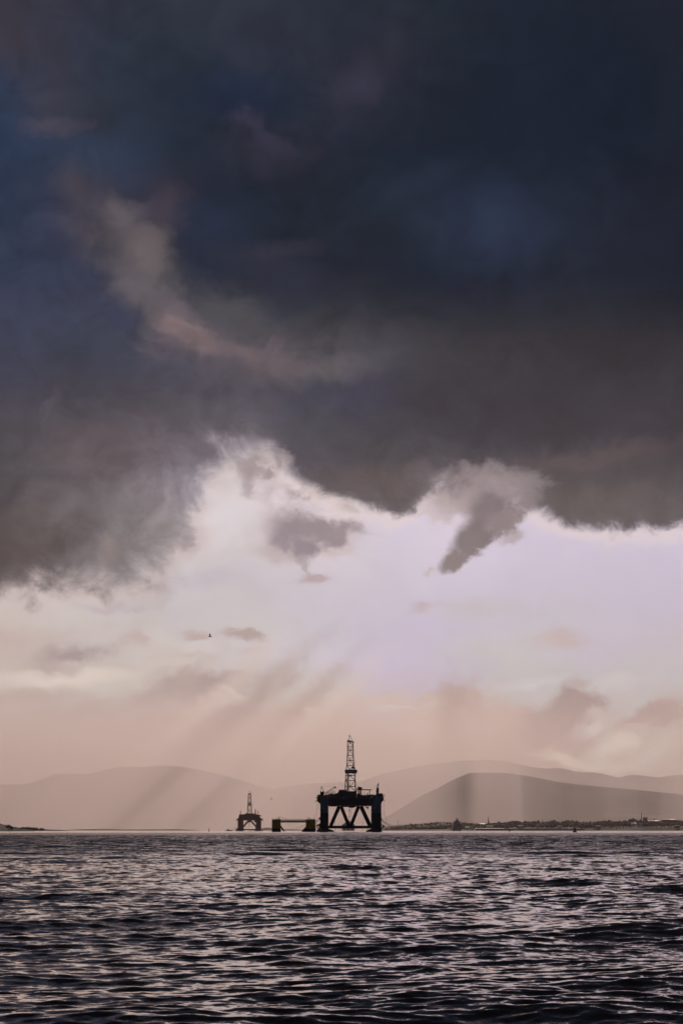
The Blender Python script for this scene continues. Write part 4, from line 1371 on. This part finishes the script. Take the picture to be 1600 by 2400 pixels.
build(MB().lathe([(1.7, Z1(1312)), (1.7, Z1(1250)), (1.3, Z1(1240)), (1.3, Z1(1190))], 12), 'pedestal', 'black_steel', cr2)
build(MB().rbox(CX2(1258), CX2(1308), -2, 2, Z1(1235), Z1(1190), .5).box(CX2(1264), CX2(1300), -1.6, 1.6, Z1(1190), Z1(1150)), 'cab', 'black_steel', cr2)
g2 = MB()
for yy in (-1, 1):
    g2.tube((CX2(1272), yy, Z1(1150)), (CX2(1290), yy, Z1(1088)), .3, 5).tube((CX2(1304), yy, Z1(1190)), (CX2(1300), yy, Z1(1082)), .3, 5).tube((CX2(1270), yy, Z1(1110)), (CX2(1304), yy, Z1(1100)), .25, 5)
g2.box(CX2(1284), CX2(1308), -1.3, 1.3, Z1(1098), Z1(1078)).tube((CX2(1300), 0, Z1(1080)), (CX2(1318), 0, Z1(1062)), .2, 4)
build(g2, 'gantry', 'black_steel', cr2)
build(MB().tube((CX2(985), 0, Z1(1187)), (CX2(1160), 0, Z1(1189)), .62, 8).box(CX2(1148), CX2(1176), -.7, .7, Z1(1198), Z1(1182)), 'boom', 'orange_paint', cr2)
build(MB().tube((CX2(1172), 0, Z1(1192)), (CX2(1282), 0, Z1(1105)), .08, 4), 'luffing_cable', 'rope', cr2)
build(MB().tube((X1(1142), -12, Z1(1320)), (X1(1142), -12, Z1(1197)), .4, 6), 'boom_rest', 'black_steel')
hp = MB().rbox(X1(922), X1(1002), -16, -8, Z1(1195), Z1(1142), .5).box(X1(926), X1(948), -15, -9, Z1(1142), Z1(1130))
for X in (928, 942, 962, 985):
    hp.tube((X1(X), -12, Z1(1330)), (X1(X), -12, Z1(1194)), .3 if X < 950 else .55, 6)
for Y in (1215, 1240, 1262):
    hp.tube((X1(928), -12, Z1(Y)), (X1(962), -12, Z1(Y)), .14, 4)
build(hp, 'heli_tower', 'black_steel')
build(MB().tube((X1(902), -10, Z1(1220)), (X1(912), -10, Z1(1160)), .4, 6), 'exhaust_stack', 'black_steel')
build(MB().tube((X1(1104), -12, Z1(1300)), (X1(1104), -12, Z1(1242)), .55, 8), 'exhaust_stack', 'black_steel')
build(MB().tube((X1(1033), -12, Z1(1300)), (X1(1033), -12, Z1(1240)), .14, 4).box(X1(1024), X1(1042), -12.2, -11.8, Z1(1262), Z1(1259)), 'light_pole', 'black_steel')

# gear hanging under the deck
for X in (768, 779, 797, 806):
    build(MB().tube((X1(X), 0, Z1(1512)), (X1(X + (3 if X < 780 else -2)), 0, Z1(1760 if X < 790 else 1690)), .1, 4), 'hanging_cable', 'rope')
build(MB().box(X1(764), X1(774), -1, 1, Z1(1600), Z1(1540)).box(X1(765), X1(773), -.8, .8, Z1(1690), Z1(1660)), 'tensioner', 'black_steel')
build(MB().tube((X1(1040), -20, Z1(1478)), (X1(1112), -20, Z1(1545)), .35, 6).box(X1(1085), X1(1118), -21, -19, Z1(1530), Z1(1500)), 'davit', 'black_steel')
build(MB().tube((X1(560), 25, Z1(1600)), (X1(612), 25, Z1(1545)), .2, 5), 'service_hose', 'rope')
# corner fenders and bolsters
for pts in ([(222, 1700), (238, 1690), (244, 1690), (244, 1745), (222, 1738), (212, 1720)], [(170, 1838), (236, 1805), (244, 1805), (244, 1895), (215, 1905), (228, 1862), (190, 1850)]):
    build(MB().prism([(X1(a), Z1(b)) for a, b in pts][::-1], -28, -24), 'anchor_bolster', 'black_steel')
for pts in ([(1345, 1690), (1362, 1722), (1358, 1748), (1345, 1752)], ):
    build(MB().prism([(X1(a), Z1(b)) for a, b in pts][::-1], -28, -24), 'anchor_bolster', 'black_steel')
ar = MB()
for a, b in (((1346, 1822), (1408, 1850)), ((1408, 1850), (1352, 1900)), ((1346, 1850), (1392, 1858)), ((1346, 1895), (1392, 1858)), ((240, 1812), (175, 1840)), ((175, 1840), (215, 1905)), ((205, 1750), (175, 1762))):
    ar.tube((X1(a[0]), -27, Z1(a[1])), (X1(b[0]), -27, Z1(b[1])), .45, 6)
build(ar, 'anchor_rack', 'black_steel')


def sag(a, b, s, n=8):
    out = []
    for i in range(n + 1):
        t = i / n
        out.append((a[0] + (b[0] - a[0]) * t, a[1] + (b[1] - a[1]) * t, a[2] + (b[2] - a[2]) * t - s * 4 * t * (1 - t)))
    return out


for (a, b, s_) in (((190, 1425), (152, 1700), 1.0), ((196, 1425), (186, 1770), .6), ((206, 1440), (206, 1560), 0), ((1392, 1400), (1412, 1640), .4), ((1412, 1640), (1465, 1770), .3), ((1398, 1560), (1432, 1800), .6), ((1375, 1570), (1380, 1740), 0)):
    build(MB().path(sag((X1(a[0]), -24, Z1(a[1])), (X1(b[0]), -24, Z1(b[1])), s_), .09, 4), 'anchor_wire', 'rope')
for (a, b, s_) in (((1352, 1735), (1680, 1890), 1.2), ((1352, 1742), (1610, 1900), 1.4), ((1352, 1752), (1580, 1934), 1.0), ((1350, 1745), (1760, 1934), 2.0)):
    build(MB().path(sag((X1(a[0]), -26, Z1(a[1])), (X1(b[0]), -60, Z1(b[1])), s_), .14, 4), 'mooring_line', 'rope')

# ------------------------------------------------------------------ yellow twin-tower structure moored left of the rig
D3 = 1750.0
yc = at(688, 1946, D3)
yl = empty('floating_bridge_barge', (yc.x, D3, 0))
tag(yl, 'low yellow floating structure, two towers joined by a truss walkway, beside the big rig', 'barge')


def X3(X): return ((600 + X / 9.8) - 688) * D3 / F
def Z3(Y): return CAM_H + (1946 - (1880 + Y / 9.8)) * D3 / F


def b3(mb, name, m, parent=yl, smooth=False):
    return mb.build(name, M[m], parent, smooth)


for xa, xb in ((370, 565), (1145, 1365)):
    tw = b3(MB().rbox(X3(xa), X3(xb), -6, 6, Z3(612), Z3(404), .35), 'tower', 'yellow_paint')
    b3(MB().rbox(X3(xa) - .06, X3(xb) + .06, -6.06, 6.06, -3, Z3(612) - .01, .35), 'waterline_band', 'boot_paint', tw)
    b3(MB().rbox(X3(xa) - .1, X3(xb) + .1, -6.1, 6.1, Z3(404) + .01, Z3(397), .35), 'deck', 'black_steel', tw)
    hr = MB()
    for i in range(9):
        X = xa + (xb - xa) * i / 8
        hr.tube((X3(X), -5.8, Z3(397)), (X3(X), -5.8, Z3(380)), .05, 4)
    hr.tube((X3(xa), -5.8, Z3(380)), (X3(xb), -5.8, Z3(380)), .05, 4)
    b3(hr, 'handrail', 'black_steel', tw)
    for i in range(5):
        X = xa + 15 + (xb - xa - 30) * rr.random(); w = rr.uniform(8, 20)
        b3(MB().box(X3(X), X3(X + w), rr.uniform(-5, 0), rr.uniform(1, 4), Z3(397) + .01, Z3(382 + rr.uniform(-6, 6))), 'deck_gear', 'black_steel', tw)
    f = MB()
    for i in range(5):
        X = xa + 15 + (xb - xa - 30) * i / 4
        f.tube((X3(X), -6.1, Z3(606)), (X3(X), -6.1, Z3(410)), .12, 4)
    b3(f, 'fender_bar', 'yellow_paint', tw)
b3(MB().box(X3(565), X3(1145), -1.6, 1.6, Z3(468), Z3(436)), 'lower_chord', 'rust_dark')
b3(MB().box(X3(565), X3(1145), -1.6, -1.2, Z3(417), Z3(403)).box(X3(565), X3(1145), 1.2, 1.6, Z3(417), Z3(403)), 'upper_chord', 'rust_dark')
for i in range(22):
    X = 572 + i * 26
    b3(MB().tube((X3(X), -1.4, Z3(447)), (X3(X + 13), -1.4, Z3(413)), .26, 4).tube((X3(X + 13), -1.4, Z3(413)), (X3(min(1144, X + 26)), -1.4, Z3(447)), .26, 4), 'truss_member', 'rust_dark')
hr = MB()
for i in range(24):
    X = 570 + i * 24.5
    hr.tube((X3(X), -1.5, Z3(410)), (X3(X), -1.5, Z3(386)), .05, 4)
hr.tube((X3(565), -1.5, Z3(386)), (X3(1145), -1.5, Z3(386)), .07, 4)
b3(hr, 'handrail', 'black_steel')
b3(MB().tube((X3(560), -3, Z3(548)), (X3(652), -3, Z3(668)), .95, 8), 'knee_brace', 'boot_paint')
b3(MB().prism([(X3(1146), Z3(560)), (X3(1050), Z3(662)), (X3(1050), -2), (X3(1146), -2)][::-1], -5, 5), 'knee_brace', 'boot_paint')
b3(MB().path([(X3(a), -2, Z3(b)) for a, b in ((525, 350), (545, 345), (580, 347), (620, 356), (660, 374), (705, 392))], .16, 5), 'hose', 'black_steel')
b3(MB().tube((X3(524), -2, Z3(400)), (X3(524), -2, Z3(345)), .3, 5).tube((X3(510), -2, Z3(350)), (X3(535), -2, Z3(340)), .12, 4).tube((X3(532), -2, Z3(345)), (X3(534), -2, Z3(322)), .08, 4), 'hose_stand', 'black_steel')
b3(MB().tube((X3(484), -3, Z3(398)), (X3(484), -3, Z3(368)), .25, 5).lathe([(.15, Z3(366)), (.3, Z3(360)), (.1, Z3(352))], 8, X3(486), -3), 'lamp_post', 'black_steel')
b3(MB().tube((X3(1327), -3, Z3(400)), (X3(1327), -3, Z3(292)), .13, 4, .08).tube((X3(1312), -3, Z3(368)), (X3(1342), -3, Z3(360)), .08, 4), 'mast', 'black_steel')
b3(MB().tube((X3(1172), -3, Z3(333)), (X3(1245), -3, Z3(392)), .24, 5).lathe([(.6, Z3(398)), (.6, Z3(380)), (.3, Z3(376))], 8, X3(1248), -3), 'davit', 'black_steel')
b3(MB().tube((X3(377), -5.5, Z3(398)), (X3(377), -5.5, Z3(362)), .08, 4).tube((X3(405), -5.5, Z3(398)), (X3(405), -5.5, Z3(376)), .1, 4), 'rail_post', 'black_steel')
for a, b, s_ in (((1144, 520), (670, 652), .4), ((1112, 566), (850, 652), .1)):
    b3(MB().path(sag((X3(a[0]), -5, Z3(a[1])), (X3(b[0]), -20, Z3(b[1] + 8)), s_), .16, 4), 'mooring_line', 'rust_paint')
# gangway and rungs between barge and rig
gw = MB().tube((X3(1388), -4, 0), (X3(1388), -4, Z3(440)), .18, 5).tube((X3(1440), -4, 0), (X3(1440), -4, Z3(560)), .15, 5)
for Y in (470, 540, 580, 620, 640):
    gw.tube((X3(1364), -4, Z3(Y + 12)), (X3(1395 if Y < 560 else 1440), -4, Z3(Y)), .12, 4)
gw.tube((X3(1380), -4, Z3(445)), (X3(1450), -4, Z3(415)), .12, 4).tube((X3(1395), -4, Z3(490)), (X3(1455), -4, Z3(440)), .1, 4)
b3(gw, 'gangway', 'black_steel')

# ------------------------------------------------------------------ the small hazy rig
D2 = 4150.0
sc_ = at(540 + 320 / 7.127, 1946, D2)
rg = empty('drilling_rig', (sc_.x, D2, 0))
tag(rg, 'small hazy reddish-brown drilling rig far off, left of the yellow barge', 'oil rig')
k2 = D2 / F / 7.127


def X2(X): return (X - 320) * k2
def Z2(Y): return CAM_H + (1946 - (1840 + Y / 7.127)) * D2 / F


def b2(mb, name, m='rust_paint', parent=rg, smooth=False):
    return mb.build(name, M[m], parent, smooth)


for xa, xb in ((137, 208), (436, 504)):
    for ya, yb in ((-32, -20), (20, 32)):
        b2(MB().rbox(X2(xa), X2(xb), ya, yb, -4, Z2(590), 1.5), 'column')
for pts in ([(92, 762), (136, 698), (210, 698), (225, 762)], [(420, 762), (432, 700), (508, 698), (552, 762)]):
    b2(MB().prism([(X2(pts[0][0]), Z2(762)), (X2(pts[1][0] - 2), Z2(712)), (X2(pts[2][0]), Z2(735)), (X2(pts[3][0]), Z2(762)), (X2(pts[3][0]), -4), (X2(pts[0][0]), -4)][::-1], -36, -33), 'anchor_rack')
    b2(MB().box(X2(pts[1][0] - 6), X2(pts[2][0] + 6), -38, 38, -4, Z2(748)), 'pontoon')
deck = [(105, 590), (105, 580), (125, 570), (150, 545), (156, 500), (172, 490), (252, 490), (262, 473), (385, 473), (398, 490), (436, 502), (465, 494), (512, 508), (510, 514), (482, 520), (492, 548), (525, 556), (540, 582), (535, 592)]
b2(MB().prism([(X2(a), Z2(b)) for a, b in deck], -30, 30), 'deck_box')
b2(MB().box(X2(300), X2(335), -8, 8, Z2(626), Z2(590) - .01), 'moonpool_frame')
b2(MB().box(X2(402), X2(436), -10, 10, Z2(624), Z2(590) - .01), 'hull_box')
for yy in (-26, 26):
    b2(MB().tube((X2(302), yy, Z2(596)), (X2(205), yy, Z2(706)), 1.3, 8), 'diagonal_brace')
    b2(MB().tube((X2(342), yy, Z2(596)), (X2(440), yy, Z2(706)), 1.3, 8), 'diagonal_brace')
    b2(MB().tube((X2(200), yy, Z2(744)), (X2(445), yy, Z2(744)), 1.7, 8), 'horizontal_brace')
lv2 = [Z2(v) for v in (474, 430, 385, 340, 315, 285, 250, 215, 185, 145)]


def w2(z):
    return float(np.interp(z, [Z2(474), Z2(140)], [37 * k2, 19 * k2]))


d2 = derrick(rg, lv2, w2, 1.0, .62, .32, M['rust_paint'], detail=False)
b2(MB().rbox(X2(290), X2(356), -5, 5, Z2(338), Z2(320), .4), 'monkey_board', 'rust_paint', d2)
b2(MB().box(X2(302), X2(330), -2, 2, Z2(310), Z2(292)), 'travelling_block', 'rust_paint', d2)
b2(MB().box(X2(303), X2(344), -3.4, 3.4, Z2(158), Z2(138)), 'crown_block', 'rust_paint', d2)
g = MB()
for X in (308, 341):
    g.tube((X2(X), 0, Z2(140)), (X2(X), 0, Z2(101)), .3, 4)
g.tube((X2(308), 0, Z2(103)), (X2(341), 0, Z2(103)), .3, 4).tube((X2(320), 0, Z2(104)), (X2(320), 0, Z2(140)), .25, 4)
b2(g, 'gin_pole', 'rust_paint', d2)
for X in (175, 467):
    b2(MB().tube((X2(X), -15, Z2(492)), (X2(X), -15, Z2(440)), .75, 6).box(X2(X - 8), X2(X + 8), -16, -14, Z2(443), Z2(434)), 'flare_post')
c = MB().tube((X2(420), -12, Z2(492)), (X2(422), -12, Z2(405)), .8, 6).tube((X2(405), -12, Z2(490)), (X2(420), -12, Z2(410)), .35, 5).tube((X2(440), -12, Z2(495)), (X2(424), -12, Z2(410)), .35, 5).box(X2(415), X2(427), -13, -11, Z2(412), Z2(402)).box(X2(404), X2(440), -14, -8, Z2(500), Z2(478))
b2(c, 'crane')
for a, b, s_ in (((125, 700), (-30, 756), 2), ((118, 712), (40, 760), 1), ((125, 590), (120, 700), 0), ((512, 592), (520, 700), 0), ((524, 592), (530, 650), 0), ((318, 626), (318, 700), 0), ((328, 626), (328, 690), 0)):
    b2(MB().path(sag((X2(a[0]), -30, Z2(a[1])), (X2(b[0]), -32, Z2(b[1])), s_), .28, 4), 'mooring_line')

# ------------------------------------------------------------------ birds
def bird(px, py, D, size, label, up=1.0):
    p = at(px, py, D)
    vs = []; fs = []
    mb = MB()
    # one continuous body: nose to tail rings
    prof = [(-.30, .012, 0), (-.26, .035, .01), (-.20, .055, .012), (-.05, .085, 0), (.10, .075, -.005), (.22, .04, 0), (.30, .05, .005), (.36, .045, .005)]
    n = 8
    for k, (x, r, z) in enumerate(prof):
        flat = .35 if k >= 6 else 1
        for i in range(n):
            t = 2 * PI * i / n
            mb.v.append((x, r * math.cos(t), z + r * flat * math.sin(t)))
    for k in range(len(prof) - 1):
        for i in range(n):
            j = (i + 1) % n
            mb.f.append((k * n + i, k * n + j, (k + 1) * n + j, (k + 1) * n + i))
    mb.f.append(tuple(range(n - 1, -1, -1))); mb.f.append(tuple(range((len(prof) - 1) * n, len(prof) * n)))
    b = empty('bird', p); b.scale = (size,) * 3
    tag(b, label, 'bird')
    mb.build('body', M['feather'], b, True)
    MB().tube((-.30, 0, 0), (-.37, 0, -.01), .012, 5, .003).build('beak', M['orange_paint'], b)
    for s in (-1, 1):
        w = MB()
        sec = [(0.02, .05, .02, .16), (-.04, .22, .16 * up, .15), (-.02, .38, .30 * up, .12), (.06, .55, .34 * up, .02)]
        for (x, y, z, ch) in sec:
            w.v += [(x - ch * .6, s * y, z), (x, s * y, z + .018), (x + ch * .7, s * y, z + .002), (x, s * y, z - .008)]
        for k in range(3):
            for i in range(4):
                j = (i + 1) % 4
                f = (k * 4 + i, k * 4 + j, (k + 1) * 4 + j, (k + 1) * 4 + i)
                w.f.append(f if s > 0 else f[::-1])
        w.f += [(3, 2, 1, 0), (12, 13, 14, 15)]
        w.build('wing', M['feather'], b, True)


bird(492.5, 1492, 330, 1.2, 'dark gull gliding high in the bright sky, left of centre', 1.5)
bird(636, 1873.5, 700, 1.2, 'tiny distant gull above the yellow barge', 1.8)
bpy.context.view_layer.update()
